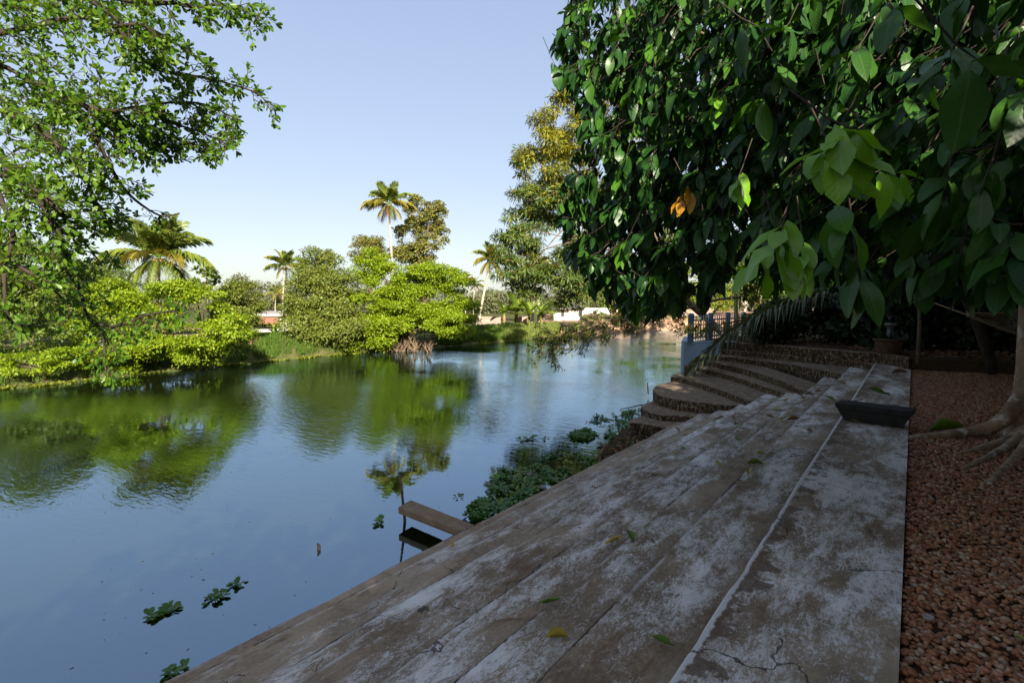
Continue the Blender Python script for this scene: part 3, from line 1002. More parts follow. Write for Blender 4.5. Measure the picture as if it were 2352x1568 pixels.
def palm(label, base, top, L, r=0.11, spec=(5, 7, 6, 3), yellow=0.25, dead=1, bend=0.12, bark='bark_pale', nuts=8, group='coconut palms on the far bank', fat=1.0):
    base, top = Vector(base), Vector(top)
    root = thing('coconut_palm', label, 'palm tree', base, group)
    mid = base.lerp(top, 0.45) + Vector((random.uniform(-1, 1), random.uniform(-1, 1), 0)) * bend * (top - base).length * .3
    pts = smooth_line([base - Vector((0, 0, .3)), base.lerp(mid, .5) + (base - top).normalized() * 0, mid, mid.lerp(top, .5), top], 5)
    n = len(pts)
    rad = [r * (1.35 if i == 0 else 1.0 - 0.35 * i / n) * (1 + 0.05 * (i % 2)) for i in range(n)]
    obj('trunk', MB().tube(pts, rad, 9).mesh('trunk', M[bark], True), root)
    kinds = ['up'] * spec[0] + ['mid'] * spec[1] + ['low'] * spec[2] + ['hang'] * spec[3]
    a = random.uniform(0, 6.28)
    for i, k in enumerate(kinds):
        a += 2.399
        c = 'g'
        if k in ('low', 'hang') and random.random() < yellow * 1.8: c = 'y'
        elif random.random() < yellow * 0.5: c = 'y'
        if k == 'hang' and i >= len(kinds) - dead: c = 'd'
        me = random.choice(FR[c, k])
        sc = L * random.uniform(0.88, 1.08) * (0.85 if k == 'up' else 0.8 if k == 'hang' else 1)
        mt = Matrix.Translation(top + Vector((0, 0, .05))) @ Matrix.Rotation(a, 4, 'Z') @ Matrix.Rotation(random.uniform(-.3, .3), 4, 'X') @ Matrix.Diagonal((sc, sc * fat, sc, 1))
        o = obj('frond', me, root, mt)
    for i in range(nuts):
        an = 6.28 * i / nuts
        s = L * 0.05
        b = MB().lathe([(0.1 * s, -1.2 * s), (0.75 * s, -.7 * s), (s, 0), (.75 * s, .8 * s), (.1 * s, 1.1 * s)],
                       (top.x + math.cos(an) * s * 2.0, top.y + math.sin(an) * s * 2.0, top.z - s * (1.2 + (i % 2))), 8)
        obj('coconut', b.mesh('coconut', M['coconut'], True), root)
    return root


# ================================================================== off-frame garden trees that shade the terrace
def shade_tree(label, x, y, h, rad, n=7000, base=Z0):
    make_tree('garden_tree', label, 'tree', (x, y, base - .05), [((x, y, base + h * .52), (rad, rad, h * .48)), ((x + rad * .3, y - rad * .3, base + h * .7), (rad * .8, rad * .8, h * .3))],
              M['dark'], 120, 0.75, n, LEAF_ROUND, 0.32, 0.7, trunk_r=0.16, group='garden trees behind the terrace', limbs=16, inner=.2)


for a in [('leafy garden tree standing nearest the lower end of the gravel court', 4.0, -4.8, 4.8, 2.3),
          ('leafy garden tree standing level with the viewpoint', 4.3, -1.2, 5.0, 2.3),
          ('leafy garden tree beside the big dark tree, on its near side', 4.6, 2.3, 5.2, 2.3),
          ('leafy garden tree beside the big dark tree, on its far side', 4.7, 5.8, 5.2, 2.3),
          ('leafy garden tree by the hammock at the outer side of the gravel', 4.6, 9.2, 5.2, 2.3),
          ('leafy garden tree in the bed behind the kerb stones', 4.2, 12.8, 5.2, 2.3),
          ('leafy garden tree in the bed behind the dark shrubs', 3.4, 16.4, 5.4, 2.3),
          ('leafy garden tree at the far end of the bed by the pond', 2.2, 20.5, 5.6, 2.4),
          ('second row garden tree below the gravel court', 8.2, -7.0, 5.8, 2.6),
          ('second row garden tree behind the middle of the gravel court', 8.6, 0.5, 6.0, 2.6),
          ('second row garden tree behind the hammock', 8.6, 7.5, 6.0, 2.6),
          ('second row garden tree at the back of the bed', 8.0, 14.5, 6.0, 2.6)]:
    shade_tree(*a)

# ================================================================== far bank, left to right
def blob(x, y, d, rx, ry, rd=None):
    """ellipsoid seen at picture point (x, y), radii given in picture pixels, at depth d"""
    c = at(x, y, d)
    s = d / FPX
    r = rx * s
    return ((c.x, c.y, c.z), (r, rd if rd else r * 0.9, ry * s))


# low dull shrubs behind on the left
make_tree('riverside_shrub', 'dull green rounded shrub at the left edge behind the bright layered tree', 'shrub', at_z(60, 23, .8),
          [blob(50, 650, 23.5, 120, 110), blob(-80, 620, 23.5, 120, 130), blob(150, 690, 24.5, 100, 80), blob(20, 780, 21, 100, 60), blob(230, 670, 26, 80, 55)], M['mid'], 210, 0.6, 46000, LEAF_FAR, 0.14, 0.6, trunk_r=.08)
make_tree('riverside_shrub', 'low bright fringe of leaves hanging over the water at the far left', 'shrub', at_z(90, 19.6, .2),
          [blob(60, 838, 19.2, 90, 22), blob(165, 825, 19.6, 60, 22)], M['bright'], 40, 0.26, 5200, LEAF_FAR, 0.10, 0.5, trunk_r=.05)
make_tree('riverside_shrub', 'grey green shrub with spreading top behind the overhanging branch', 'shrub', at_z(185, 30, .9),
          [blob(170, 640, 32, 70, 30), blob(250, 625, 32, 60, 25), blob(90, 640, 30, 60, 30)], M['mid'], 60, 0.5, 7000, LEAF_FAR, 0.12, 0.6, trunk_r=.08)

# bright layered tree, left
def dome(x0, x1, top, bot, d, n, rx, ry, dd):
    """flat leafy sprays filling a dome that spans picture columns x0..x1 and rows top..bot"""
    out = []
    cx, hw = (x0 + x1) / 2, (x1 - x0) / 2
    while len(out) < n:
        x, y = rng.uniform(x0, x1), rng.uniform(top, bot)
        u, v_ = (x - cx) / hw, (y - top) / (bot - top)
        lim = math.sqrt(max(0, 1 - u * u))
        if v_ < 0.55 * (1 - lim): continue
        if v_ > 0.8 and abs(u) > .9: continue
        k = rng.uniform(.7, 1.35)
        out.append(blob(x, y, d + rng.uniform(-dd, dd) * (.4 + .6 * v_), rx * k, ry * k))
    return out


tb = dome(160, 550, 652, 825, 22.4, 64, 42, 12, 1.7) + dome(215, 350, 790, 856, 21.5, 12, 30, 9, .6) + dome(400, 530, 790, 835, 22.6, 8, 30, 9, .6)
make_tree('layered_tree', 'bright yellow green layered tree spreading low over the water on the left', 'tree', at_z(350, 23.4, .35), tb, M['bright'], 430, 0.36, 72000, LEAF_FAR, 0.115, 0.55,
          trunk_r=.13, stems=3, up=0.9, limbs=26, inner=.45)
make_tree('riverside_shrub', 'rounded green shrub between the bright layered tree and the earth steps', 'shrub', at_z(540, 28, .8),
          [blob(540, 720, 28, 48, 68), blob(510, 770, 27, 40, 40), blob(560, 690, 29, 36, 38)], M['olive'], 80, 0.5, 17000, LEAF_FAR, 0.13, 0.6, trunk_r=.07)
make_tree('broadleaf_sapling', 'dark broad leaved sapling top rising behind the bright layered tree', 'sapling', at_z(470, 25, .9),
          [blob(470, 640, 25, 34, 22), blob(455, 665, 25, 28, 22)], M['mid'], 26, 0.22, 900, LEAF_ROUND, 0.20, 0.6, trunk_r=.05, limbs=8)

# mid bush tree and the bright pair with aerial roots
make_tree('dense_tree', 'dense grey green round tree left of the bright tree with exposed roots', 'tree', at_z(735, 31.5, .5),
          [blob(735, 700, 31.5, 78, 92), blob(735, 620, 32, 48, 44), blob(700, 745, 30.6, 55, 52), blob(780, 750, 30.6, 60, 52), blob(790, 690, 31.5, 45, 60)],
          M['olive'], 230, 0.6, 52000, LEAF_FAR, 0.14, 0.75, trunk_r=.14, stems=2)
tb = dome(790, 935, 578, 782, 32.6, 64, 31, 11, 1.3) + dome(900, 1080, 596, 772, 32.8, 84, 33, 10, 1.6) + dome(790, 890, 770, 802, 31.6, 12, 24, 9, .4) + dome(990, 1075, 755, 785, 32, 8, 22, 8, .5)
make_tree('layered_tree', 'bright yellow green layered tree with exposed aerial roots in mid bank', 'tree', at_z(930, 33, .3), tb, M['bright'], 760, 0.44, 120000, LEAF_FAR, 0.135, 0.55,
          trunk_r=.14, stems=3, up=0.9, limbs=22, inner=.2)
ar = MB()
root = thing('aerial_roots', 'tangle of pale brown aerial roots under the bright layered tree', 'roots', at_z(940, 32.4, .1))
for i in range(70):
    x = rng.uniform(880, 990)
    p0 = at_z(x, rng.uniform(31.8, 32.8), 0.0)
    p1 = at_z(x + rng.uniform(-24, 26), rng.uniform(32, 33), rng.uniform(.45, 1.15))
    md = p0.lerp(p1, .5) + Vector((rng.uniform(-.3, .3), rng.uniform(-.3, .3), rng.uniform(-.1, .15)))
    r0 = rng.uniform(.010, .035) if i % 9 else .08
    ar.tube([p0, md, p1], [r0 * 1.3, r0, r0 * .8], 5, cap=False)
o = obj('root_strands', ar.mesh('root_strand', M['bark'], True), root)
o.name = 'root_strand'
o['kind'] = 'stuff'

# trees behind
make_tree('tall_tree', 'tall open crowned tree rising behind the bright pair beside the tall palm', 'tree', at_z(965, 44, 1.0),
          [blob(965, 500, 44, 36, 42), blob(1000, 490, 44, 26, 28), blob(940, 545, 44, 32, 40), blob(1005, 545, 44, 28, 36), blob(965, 580, 44, 48, 30), blob(920, 580, 44, 22, 24)],
          M['brown_green'], 120, 0.44, 14500, LEAF_ROUND, 0.18, 0.8, bark='bark', trunk_r=.1, limbs=40)
make_tree('round_tree', 'small round topped tree behind the bright pair left of the tall palm', 'tree', at_z(842, 40, 1.0),
          [blob(842, 578, 40, 38, 32), blob(860, 600, 40, 34, 30)], M['brown_green'], 50, 0.5, 9000, LEAF_FAR, 0.15, 0.7, trunk_r=.09)
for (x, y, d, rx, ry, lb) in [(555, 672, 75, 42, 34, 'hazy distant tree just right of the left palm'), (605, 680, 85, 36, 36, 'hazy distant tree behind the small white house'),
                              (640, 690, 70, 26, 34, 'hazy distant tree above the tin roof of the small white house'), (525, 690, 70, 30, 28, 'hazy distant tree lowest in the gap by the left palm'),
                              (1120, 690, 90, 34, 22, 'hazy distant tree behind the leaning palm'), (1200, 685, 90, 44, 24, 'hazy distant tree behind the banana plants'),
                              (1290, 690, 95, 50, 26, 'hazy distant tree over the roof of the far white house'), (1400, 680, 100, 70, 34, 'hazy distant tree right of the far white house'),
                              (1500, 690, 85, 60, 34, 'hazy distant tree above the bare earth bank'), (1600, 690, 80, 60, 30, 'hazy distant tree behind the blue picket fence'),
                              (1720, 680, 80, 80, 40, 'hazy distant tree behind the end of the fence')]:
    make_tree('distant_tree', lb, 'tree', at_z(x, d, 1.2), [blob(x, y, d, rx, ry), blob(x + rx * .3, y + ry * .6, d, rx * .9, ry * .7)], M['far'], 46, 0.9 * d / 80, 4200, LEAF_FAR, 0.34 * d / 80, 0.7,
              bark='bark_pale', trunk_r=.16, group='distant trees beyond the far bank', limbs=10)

P = []
wr = np.random.default_rng(99)
for x in np.arange(-500, 2500, 17):
    d = wr.uniform(95, 130)
    c = at_z(x, d, 1.5)
    hh = wr.uniform(2.2, 4.6)
    k = 420
    e = unit(k) * np.array([2.6, 2.6, hh * .55])
    P.append(e + np.array([c.x, c.y, 1.4 + hh * .5]))
P = np.concatenate(P)
n = len(P)
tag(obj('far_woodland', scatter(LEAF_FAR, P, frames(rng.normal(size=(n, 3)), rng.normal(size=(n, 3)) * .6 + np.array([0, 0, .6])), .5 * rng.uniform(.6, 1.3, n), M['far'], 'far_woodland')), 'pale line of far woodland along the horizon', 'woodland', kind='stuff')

palm('full crowned coconut palm just behind the bright layered tree on the left', at_z(352, 27, .9), at(365, 592, 27), 2.5, .15, (10, 10, 8, 7), .04, 0, fat=1.1, nuts=10)
palm('tallest coconut palm on a long pale trunk above the middle trees', at_z(897, 40, 1.0), at(893, 470, 40), 1.9, .11, (5, 6, 6, 6), .32, 2)
palm('coconut palm on a leaning white trunk beside the banana plants', at_z(1096, 45, .9), at(1127, 598, 45), 1.85, .12, (6, 6, 6, 7), .32, 1, bend=.02)
palm('small coconut palm left of the dense grey green tree', at_z(650, 46, 1.0), at(654, 612, 46), 1.75, .09, (6, 7, 6, 3), .2, 0)
palm('tiny distant palm above the tin roof of the small white house', at_z(632, 66, 1.0), at(634, 674, 66), 1.2, .06, (3, 4, 4, 3), .8, 1, nuts=0)
palm('upper one of two tiny distant palms left of the leaning palm', at_z(1068, 80, 1.0), at(1069, 640, 80), 1.25, .07, (4, 5, 5, 3), .6, 1, nuts=0)
palm('lower one of two tiny distant palms left of the leaning palm', at_z(1087, 80, 1.0), at(1090, 655, 80), 1.5, .07, (4, 5, 5, 3), .5, 1, nuts=0)
for (xb, xt, y, lb) in [(1222, 1233, 610, 'left one of two pale palm trunks behind the feathery tree'), (1237, 1228, 620, 'right one of two pale palm trunks behind the feathery tree')]:
    palm(lb, at_z(xb, 50, 1.0), at(xt, y, 50), 1.6, .12, (3, 4, 4, 3), .6, 1, nuts=0)

for (x, y, d, rx, ry, lb) in [(1420, 640, 66, 60, 62, 'yellow green tree on the far bank behind the drooping bough'), (1510, 625, 64, 62, 72, 'tallest yellow green tree on the bare earth bank'),
                              (1600, 632, 62, 62, 66, 'yellow green tree on the far bank just left of the fence'), (1710, 625, 62, 70, 72, 'yellow green tree on the far bank behind the picket fence')]:
    make_tree('bank_tree', lb, 'tree', at_z(x, d, 1.4), [blob(x, y, d, rx, ry), blob(x + 20, y + 50, d, rx, ry * .5)], [M['olive'], M['bright']], 60, .75, 8000, LEAF_FAR, .24, .6, bark='bark_pale', trunk_r=.16)

# banana plants
def banana(label, x, d, h, n, lean=0.0):
    base = at_z(x, d, .85)
    h *= 1.35
    root = thing('banana_plant', label, 'banana plant', base, 'banana plants on the far bank')
    b = MB().tube([base - Vector((0, 0, .2)), base + Vector((lean * .3, 0, h * .45))], [.1, .06], 8)
    obj('stem', b.mesh('stem', M['stem_green'], True), root)
    lf = blade([(0, .25), (.15, .8), (.4, 1), (.7, .9), (.9, .55), (1, 0)], 0.19, 0.35, 0.45, 0.2)
    me = scatter(lf, np.zeros((1, 3)), np.eye(3)[None], np.ones(1), M['banana'], 'banana_leaf')
    for i in range(n):
        an = i * 2.4 + rng.uniform(-.3, .3)
        el = rng.uniform(.35, 1.4)
        L = h * rng.uniform(.5, .72)
        mt = Matrix.Translation(base + Vector((lean * .3, 0, h * .43))) @ Matrix.Rotation(an, 4, 'Z') @ Matrix.Rotation(el, 4, 'X') @ Matrix.Diagonal((L, L, L, 1))
        obj('leaf', me, root, mt)
    for i in range(3):
        an = rng.uniform(0, 6.28)
        L = h * .35
        mt = Matrix.Translation(base + Vector((0, 0, h * .4))) @ Matrix.Rotation(an, 4, 'Z') @ Matrix.Rotation(-1.2, 4, 'X') @ Matrix.Diagonal((L * .7, L, L, 1))
        dme = bpy.data.meshes.get('dry_leaf') or scatter(lf, np.zeros((1, 3)), np.eye(3)[None], np.ones(1), M['litter'], 'dry_leaf')
        obj('dry_leaf', dme, root, mt)


banana('banana plant nearest the leaning palm trunk with upright leaves', 1158, 47, 2.1, 9)
banana('tall banana plant in the middle of its row', 1186, 48, 2.3, 9)
banana('banana plant with wide spread leaves over the bare earth', 1215, 45.5, 1.9, 10)
banana('bushy banana plant just left of the far white house', 1243, 48, 2.0, 9)
banana('short banana plant in front of the small white house', 626, 35.5, .75, 7)
make_tree('riverside_shrub', 'green shrub beside the far white house', 'shrub', at_z(1260, 50, .9), [blob(1262, 715, 50, 22, 26)], M['mid'], 22, .4, 2200, LEAF_FAR, .13, .7, trunk_r=.05)
make_tree('riverside_shrub', 'yellow green shrub growing on the bare earth bank', 'shrub', at_z(1372, 57, 1.2), [blob(1372, 728, 57, 26, 10)], M['mid'], 14, .35, 1300, LEAF_FAR, .14, .7, trunk_r=.04)
make_tree('riverside_shrub', 'pale shrub on top of the bare earth bank beside the fence', 'shrub', at_z(1560, 62, 1.6), [blob(1550, 712, 62, 50, 16), blob(1630, 705, 62, 50, 20)], M['feather_yellow'], 30, .5, 3200, LEAF_FAR, .16, .7, trunk_r=.05)


# houses and walls
def house(name, label, parts_px, d, group=None):
    pass


def wall_box(mb, x0, x1, y0, y1, d, th, m=0):
    """a block seen between picture columns x0..x1 and rows y0..y1 whose front is at depth d, facing the river"""
    a, b2 = at_z(x0, d, 0), at_z(x1, d, 0)
    z1, z0 = at((x0 + x1) / 2, y0, d).z, at((x0 + x1) / 2, y1, d).z
    u = (b2 - a)
    L = u.length
    u.normalize()
    nrm = Vector((-u.y, u.x, 0))
    if nrm.dot(a - Vector((CAM.x, CAM.y, 0))) < 0: nrm = -nrm
    c = (a + b2) / 2 + nrm * th / 2
    mb.box((c.x, c.y, (z0 + z1) / 2), (L, th, z1 - z0), math.atan2(u.y, u.x), m)
    return mb


hd = 36.3
h1 = thing('white_house', 'small white house with grey tin roof and red awning on the left bank', 'house', at_z(620, hd, .9))
obj('wall', wall_box(MB(), 560, 676, 722, 775, hd, 2.4).mesh('wall', M['white_wall']), h1)
rf = MB()
a, b2 = at(550, 727, hd - .25), at(684, 727, hd - .25)
c2, d2 = at(552, 715.5, hd + 2.4), at(682, 715.5, hd + 2.4)
up_ = Vector((0, 0, .05))
rf.add([a, b2, d2, c2, a + up_, b2 + up_, d2 + up_, c2 + up_], [(0, 3, 2, 1), (4, 5, 6, 7), (0, 1, 5, 4), (1, 2, 6, 5), (2, 3, 7, 6), (3, 0, 4, 7)])
obj('roof', rf.mesh('roof', M['grey_roof']), h1)
aw = MB()
a, b2 = at(560, 741, hd - .8), at(639, 741, hd - .8)
c2, d2 = at(560, 728.5, hd - .02), at(639, 728.5, hd - .02)
aw.add([a, b2, d2, c2, a + up_, b2 + up_, d2 + up_, c2 + up_], [(0, 3, 2, 1), (4, 5, 6, 7), (0, 1, 5, 4), (1, 2, 6, 5), (2, 3, 7, 6), (3, 0, 4, 7)])
awo = obj('awning', aw.mesh('awning', M['red_roof']), h1)
obj('trim', wall_box(MB(), 560, 639, 741, 743.5, hd - .83, .03).mesh('trim', M['ochre']), awo)
for x in (599.5, 606.5):
    obj('window', wall_box(MB(), x - 1.8, x + 1.8, 744, 753, hd - .03, .06).mesh('window', M['dark_glass']), h1)
obj('door', wall_box(MB(), 622, 631, 745, 763, hd - .04, .07).mesh('door', M['door']), h1)
for x in (621, 631.8):
    obj('door_frame', wall_box(MB(), x - .6, x + .6, 744, 764, hd - .06, .08).mesh('door_frame', M['white_wall']), h1)
archb = MB()
pa = []
for i in range(9):
    an = math.pi * (1 - 0.55 * i / 8)
    pa.append(at(655 + 14 * math.cos(an), 744 - 12 * math.sin(an), hd - .02))
archb.tube(pa, .035, 5)
obj('painted_arch', archb.mesh('painted_arch', M['arch_red']), h1)
archb = MB()
archb.tube([at(636, 741, hd - .02), at(638, 747, hd - .02), at(643, 748, hd - .02), at(649, 744, hd - .02)], .03, 5)
obj('painted_leaf', archb.mesh('painted_leaf', M['arch_green']), h1)

h2 = thing('far_house', 'low white house with hipped grey roof beyond the banana plants', 'house', at_z(1310, 60, 1.0))
obj('wall', wall_box(MB(), 1272, 1400, 708, 744, 60, 4).mesh('wall', M['white_wall']), h2)
rf = MB()
a, b2, c2, d2 = at(1276, 707, 59.3), at(1345, 707, 59.3), at(1345, 707, 64), at(1276, 707, 64)
e, f2 = at(1300, 695, 61.5), at(1318, 695, 61.5)
rf.add([a, b2, c2, d2, e, f2], [(0, 1, 5, 4), (1, 2, 5), (2, 3, 4, 5), (3, 0, 4), (3, 2, 1, 0)])
obj('roof', rf.mesh('roof', M['grey_roof']), h2)
for x0, x1 in ((1289, 1296), (1330, 1338), (1362, 1370)):
    obj('window', wall_box(MB(), x0, x1, 713, 727, 59.95, .1).mesh('window', M['dark_glass']), h2)
obj('awning', wall_box(MB(), 1273, 1312, 707.5, 710, 59.2, .8).mesh('awning', M['grey_roof']), h2)
for (nm, lab, x0, x1, y0, y1, d, mt) in [('plaster_wall', 'bare plaster wall behind the foot of the leaning palm', 1092, 1150, 727, 748, 47.5, 'pink_wall'),
                                         ('plaster_wall', 'short bare plaster wall among the banana plants', 1190, 1215, 727, 746, 49, 'pink_wall'),
                                         ('plaster_wall', 'pale wall behind the pond at the right under the big leaves', 1555, 1640, 706, 726, 60, 'pink_wall')]:
    tag(obj(nm, wall_box(MB(), x0, x1, y0, y1, d, .3).mesh(nm, M[mt])), lab, 'wall')

# earth steps in the left bank
es = thing('earth_steps', 'worn laterite steps in the bank beside the grassy mound', 'steps', on(556, 833, 0))
for i in range(6):
    p = at_z(558 - i * 1.2, 26.6 + i * .33, 0)
    sp_ = slab([(p.x - .55, p.y - .1), (p.x + .45, p.y + .3), (p.x + .2, p.y + .8), (p.x - .8, p.y + .4)], -.3, 0.14 + i * .19, M['laterite'], 'step', 2, .03)
    obj('step', sp_, es)


# grass on the bank, floating weed along the water's edge
def grass(name, label, xr, dr, n, h, mat, seed, lean=.35):
    r = np.random.default_rng(seed)
    P = []
    ks = [i for i, (p, x) in enumerate(SH) if xr[0] <= x <= xr[1]]
    for _ in range(n):
        u = r.uniform(ks[0], ks[-1] - 1e-3)
        i = int(u)
        p = SH[i][0].lerp(SH[i + 1][0], u - i)
        xp = SH[i][1] * (1 - u + i) + SH[i + 1][1] * (u - i)
        d = r.uniform(*dr)
        q = p + Vector((p.x, p.y, 0)).normalized() * d
        z = bank_h(xp, d, float(np.interp(d, [a for a, _ in PROF], [b for _, b in PROF])))
        P.append((q.x, q.y, z - .04))
    P = np.array(P)
    D = r.normal(size=(n, 3)) * lean + np.array([0, 0, 1])
    N = r.normal(size=(n, 3))
    tmpl = Leaf([(-.07, 0, 0), (.07, 0, 0), (.05, .6, .05), (-.05, .6, .05), (0.0, 1, .22)], [(0, 1, 2, 3), (3, 2, 4)])
    o = obj(name, scatter(tmpl, P, frames(D, N), h * r.uniform(.5, 1.3, n), M[mat], name))
    tag(o, label, 'grass', kind='stuff')


grass('grass', 'dark green creeper and grass covering the mound below the small white house', (548, 800), (.25, 8), 16000, .26, 'grass', 21)
grass('grass', 'lush dark green grass on the bank right of the exposed roots', (1000, 1166), (.2, 5.5), 15000, .42, 'grass', 22)
grass('grass', 'pale green grass on the bank below the banana plants', (1150, 1290), (.2, 5), 9000, .42, 'grass_pale', 23)
grass('grass', 'short green grass along the shaded left bank', (-300, 560), (.2, 6), 8000, .3, 'grass', 24)
grass('grass', 'sparse pale grass on the bare earth bank', (1290, 1640), (1.2, 4), 1400, .35, 'grass_pale', 25)


def fringe(label, spans, seed):
    r = np.random.default_rng(seed)
    P = []
    for (x0, x1, w, n) in spans:
        ks = [i for i, (p, x) in enumerate(SH) if x0 <= x <= x1]
        for _ in range(n):
            u = r.uniform(ks[0], ks[-1] - 1e-3)
            i = int(u)
            p = SH[i][0].lerp(SH[i + 1][0], u - i)
            q = p - Vector((p.x, p.y, 0)).normalized() * r.uniform(-.2, w) * (0.6 + .4 * math.sin(u * 1.3))
            P.append((q.x, q.y, r.uniform(0.005, .05)))
    n = len(P)
    D = r.normal(size=(n, 3)) * np.array([1, 1, .35])
    N = r.normal(size=(n, 3)) * .4 + np.array([0, 0, 1])
    o = obj('water_weed', scatter(LEAF_ROUND, np.array(P), frames(D, N), .1 * r.uniform(.6, 1.3, n), M['fringe'], 'water_weed'))
    tag(o, label, 'water plants', kind='stuff')


fringe('light green floating weed lining the foot of the far bank', [(-200, 180, .45, 2600), (180, 480, .12, 600), (480, 640, .3, 1300), (640, 900, .45, 3200), (900, 1010, .12, 400), (1060, 1330, .25, 1500)], 31)

# ================================================================== feathery tree over the far end of the terrace
ac_base = at_z(1700, 23.5, 1.2)
ab = []
for (x, y, d, rx, ry) in [(1340, 235, 22.5, 50, 36), (1290, 285, 22.5, 50, 36), (1255, 335, 22, 50, 36), (1330, 330, 23, 70, 50), (1230, 395, 22, 44, 40), (1290, 420, 22.5, 70, 50), (1225, 470, 22, 44, 45),
                          (1290, 500, 22.5, 70, 50), (1205, 540, 22, 44, 36), (1260, 575, 22.5, 70, 40), (1210, 620, 22, 50, 34), (1300, 640, 22, 70, 34), (1380, 640, 23, 60, 40), (1440, 300, 24, 90, 60),
                          (1450, 450, 24, 90, 80), (1500, 600, 24, 90, 70), (1420, 680, 23, 60, 22), (1160, 640, 22, 24, 20), (1185, 585, 22, 30, 26), (1240, 665, 22.5, 50, 20), (1330, 690, 22.5, 60, 22), (1195, 505, 22, 34, 30), (1340, 560, 23, 60, 40)]:
    ab.append(blob(x, y, d, rx, ry, 1.2))
acacia = make_tree('feathery_tree', 'tall feathery leaved tree behind the big dark tree, sunlit yellow at its top', 'tree', ac_base, ab,
                   [M['feather'], M['feather_yellow'], M['feather_brown']], 270, 0.44, 54000, LEAF_THIN, 0.23, 0.6, bark='bark', trunk_r=.16, limbs=26, droop=.8,
                   mat_of=lambda P: np.where(P[:, 2] > 8.6 + rng.normal(size=len(P)) * 1.3, 1, np.where(rng.random(len(P)) < .16, 2, 0)))  # sunlit top put into the colour: yellow leaves high up, green below
# its low drooping branch over the water
lowb = MB()
LP = []
d0 = 15.5
main = [at(1700, 682, 17.5), at(1640, 690, 16.8), at(1560, 712, 16.2), at(1480, 716, 15.8), at(1400, 735, 15.5), at(1320, 765, 15.2), at(1250, 790, 15)]
mp = smooth_line(main, 6)
lowb.tube(mp, [.05 * (1 - .8 * i / len(mp)) for i in range(len(mp))], 6)
for k in range(95):
    i = random.randrange(int(len(mp) * .32), len(mp))
    p = Vector(mp[i])
    q = p + Vector((rng.uniform(-.75, .5), rng.uniform(-.5, .5), rng.uniform(-.75, .55)))
    lowb.tube([p, p.lerp(q, .5) + Vector((0, 0, .05)), q], [.010, .007, .003], 4, cap=False)
    for t in np.linspace(.25, 1, 9):
        c = p.lerp(q, t)
        for _ in range(5):
            LP.append((c.x + rng.normal() * .05, c.y + rng.normal() * .05, c.z + rng.normal() * .04))
for (x0, y0, x1, y1, d) in [(1640, 742, 1560, 752, 15), (1700, 735, 1600, 760, 15.3)]:
    p, q = at(x0, y0, d), at(x1, y1, d)
    lowb.tube([p, p.lerp(q, .5), q], [.02, .014, .006], 5)
    for t in np.linspace(.2, 1, 40):
        c = p.lerp(q, t)
        for _ in range(6):
            LP.append((c.x + rng.normal() * .12, c.y + rng.normal() * .12, c.z + rng.normal() * .07 - .05))
LP = np.array(LP)
n = len(LP)
o = obj('drooping_bough', lowb.mesh('drooping_bough', M['bark'], True), acacia)
D = rng.normal(size=(n, 3)) * .7 + np.array([-.3, 0, -.45])
o2 = obj('bough_foliage', scatter(LEAF_THIN, LP, frames(D, rng.normal(size=(n, 3)) + np.array([0, 0, .8])), .16 * rng.uniform(.6, 1.3, n), [M['feather_brown'], M['feather']], 'bough_foliage', rng.integers(0, 2, n)), o)

# ================================================================== left overhanging tree
lt_root_pos = Vector(at(-760, 1150, 5.0))
lt_root_pos.z = 0.2
lt = thing('overhanging_tree', 'oblong leaved tree reaching in over the water from the left edge', 'tree', lt_root_pos)
v, f = [], []
for k_, (rr, zz) in enumerate(((2.0, -.7), (1.7, .0), (1.2, .28), (.5, .42))):
    for i in range(18):
        a_ = 6.283 * i / 18
        q_ = rr * (1 + .12 * math.sin(a_ * 3 + k_))
        v.append((lt_root_pos.x - .5 + q_ * math.cos(a_), lt_root_pos.y - .8 + q_ * math.sin(a_), zz))
f = [(k_ * 18 + i, k_ * 18 + (i + 1) % 18, (k_ + 1) * 18 + (i + 1) % 18, (k_ + 1) * 18 + i) for k_ in range(3) for i in range(18)] + [tuple(54 + i for i in range(18))]
structure('near_bank', MB().add(v, f).mesh('near_bank', M['bank'], True))
def dz(x, y): return 4.6 + 0.5 * math.sin(x * .013 + y * .007) + rng.uniform(-.15, .15)
mains = [
    ([(-160, 120), (0, 150), (94, 199), (187, 240), (262, 255), (319, 247), (375, 277), (450, 300), (517, 330)], .022),
    ([(60, -60), (200, -20), (319, 7), (394, 7), (450, 17), (525, 11), (596, 39)], .022),
    ([(150, -30), (262, 37), (292, 97), (356, 157), (431, 172), (506, 187), (589, 212)], .024),
    ([(94, 199), (124, 210), (206, 292), (255, 386), (300, 450), (367, 495), (412, 490)], .022),
    ([(-60, 300), (0, 450), (30, 540), (10, 620), (20, 728), (50, 748), (94, 741), (150, 730)], .02),
    ([(-40, 380), (60, 430), (101, 476), (144, 560), (155, 617), (181, 660), (202, 728), (242, 748), (286, 744), (336, 724), (410, 712)], .026),
    ([(202, 728), (232, 765), (240, 800), (243, 850)], .012),
    ([(-60, 90), (80, 60), (180, 40), (260, 60), (330, 60), (420, 110)], .024),
    ([(-60, 230), (60, 280), (140, 340), (200, 420), (240, 500), (275, 522)], .02),
    ([(-60, 330), (30, 400), (110, 460), (180, 540), (228, 600)], .02),
    ([(187, 240), (260, 300), (330, 330), (380, 340)], .012),
    ([(262, 255), (320, 300), (400, 320), (480, 340)], .012),
    ([(-60, 20), (60, 0), (150, -20)], .02),
    ([(319, 247), (400, 235), (470, 240), (545, 275)], .011),
    ([(-60, 560), (20, 600), (90, 640), (150, 690)], .018),
]
br = MB()
nodes_l = []
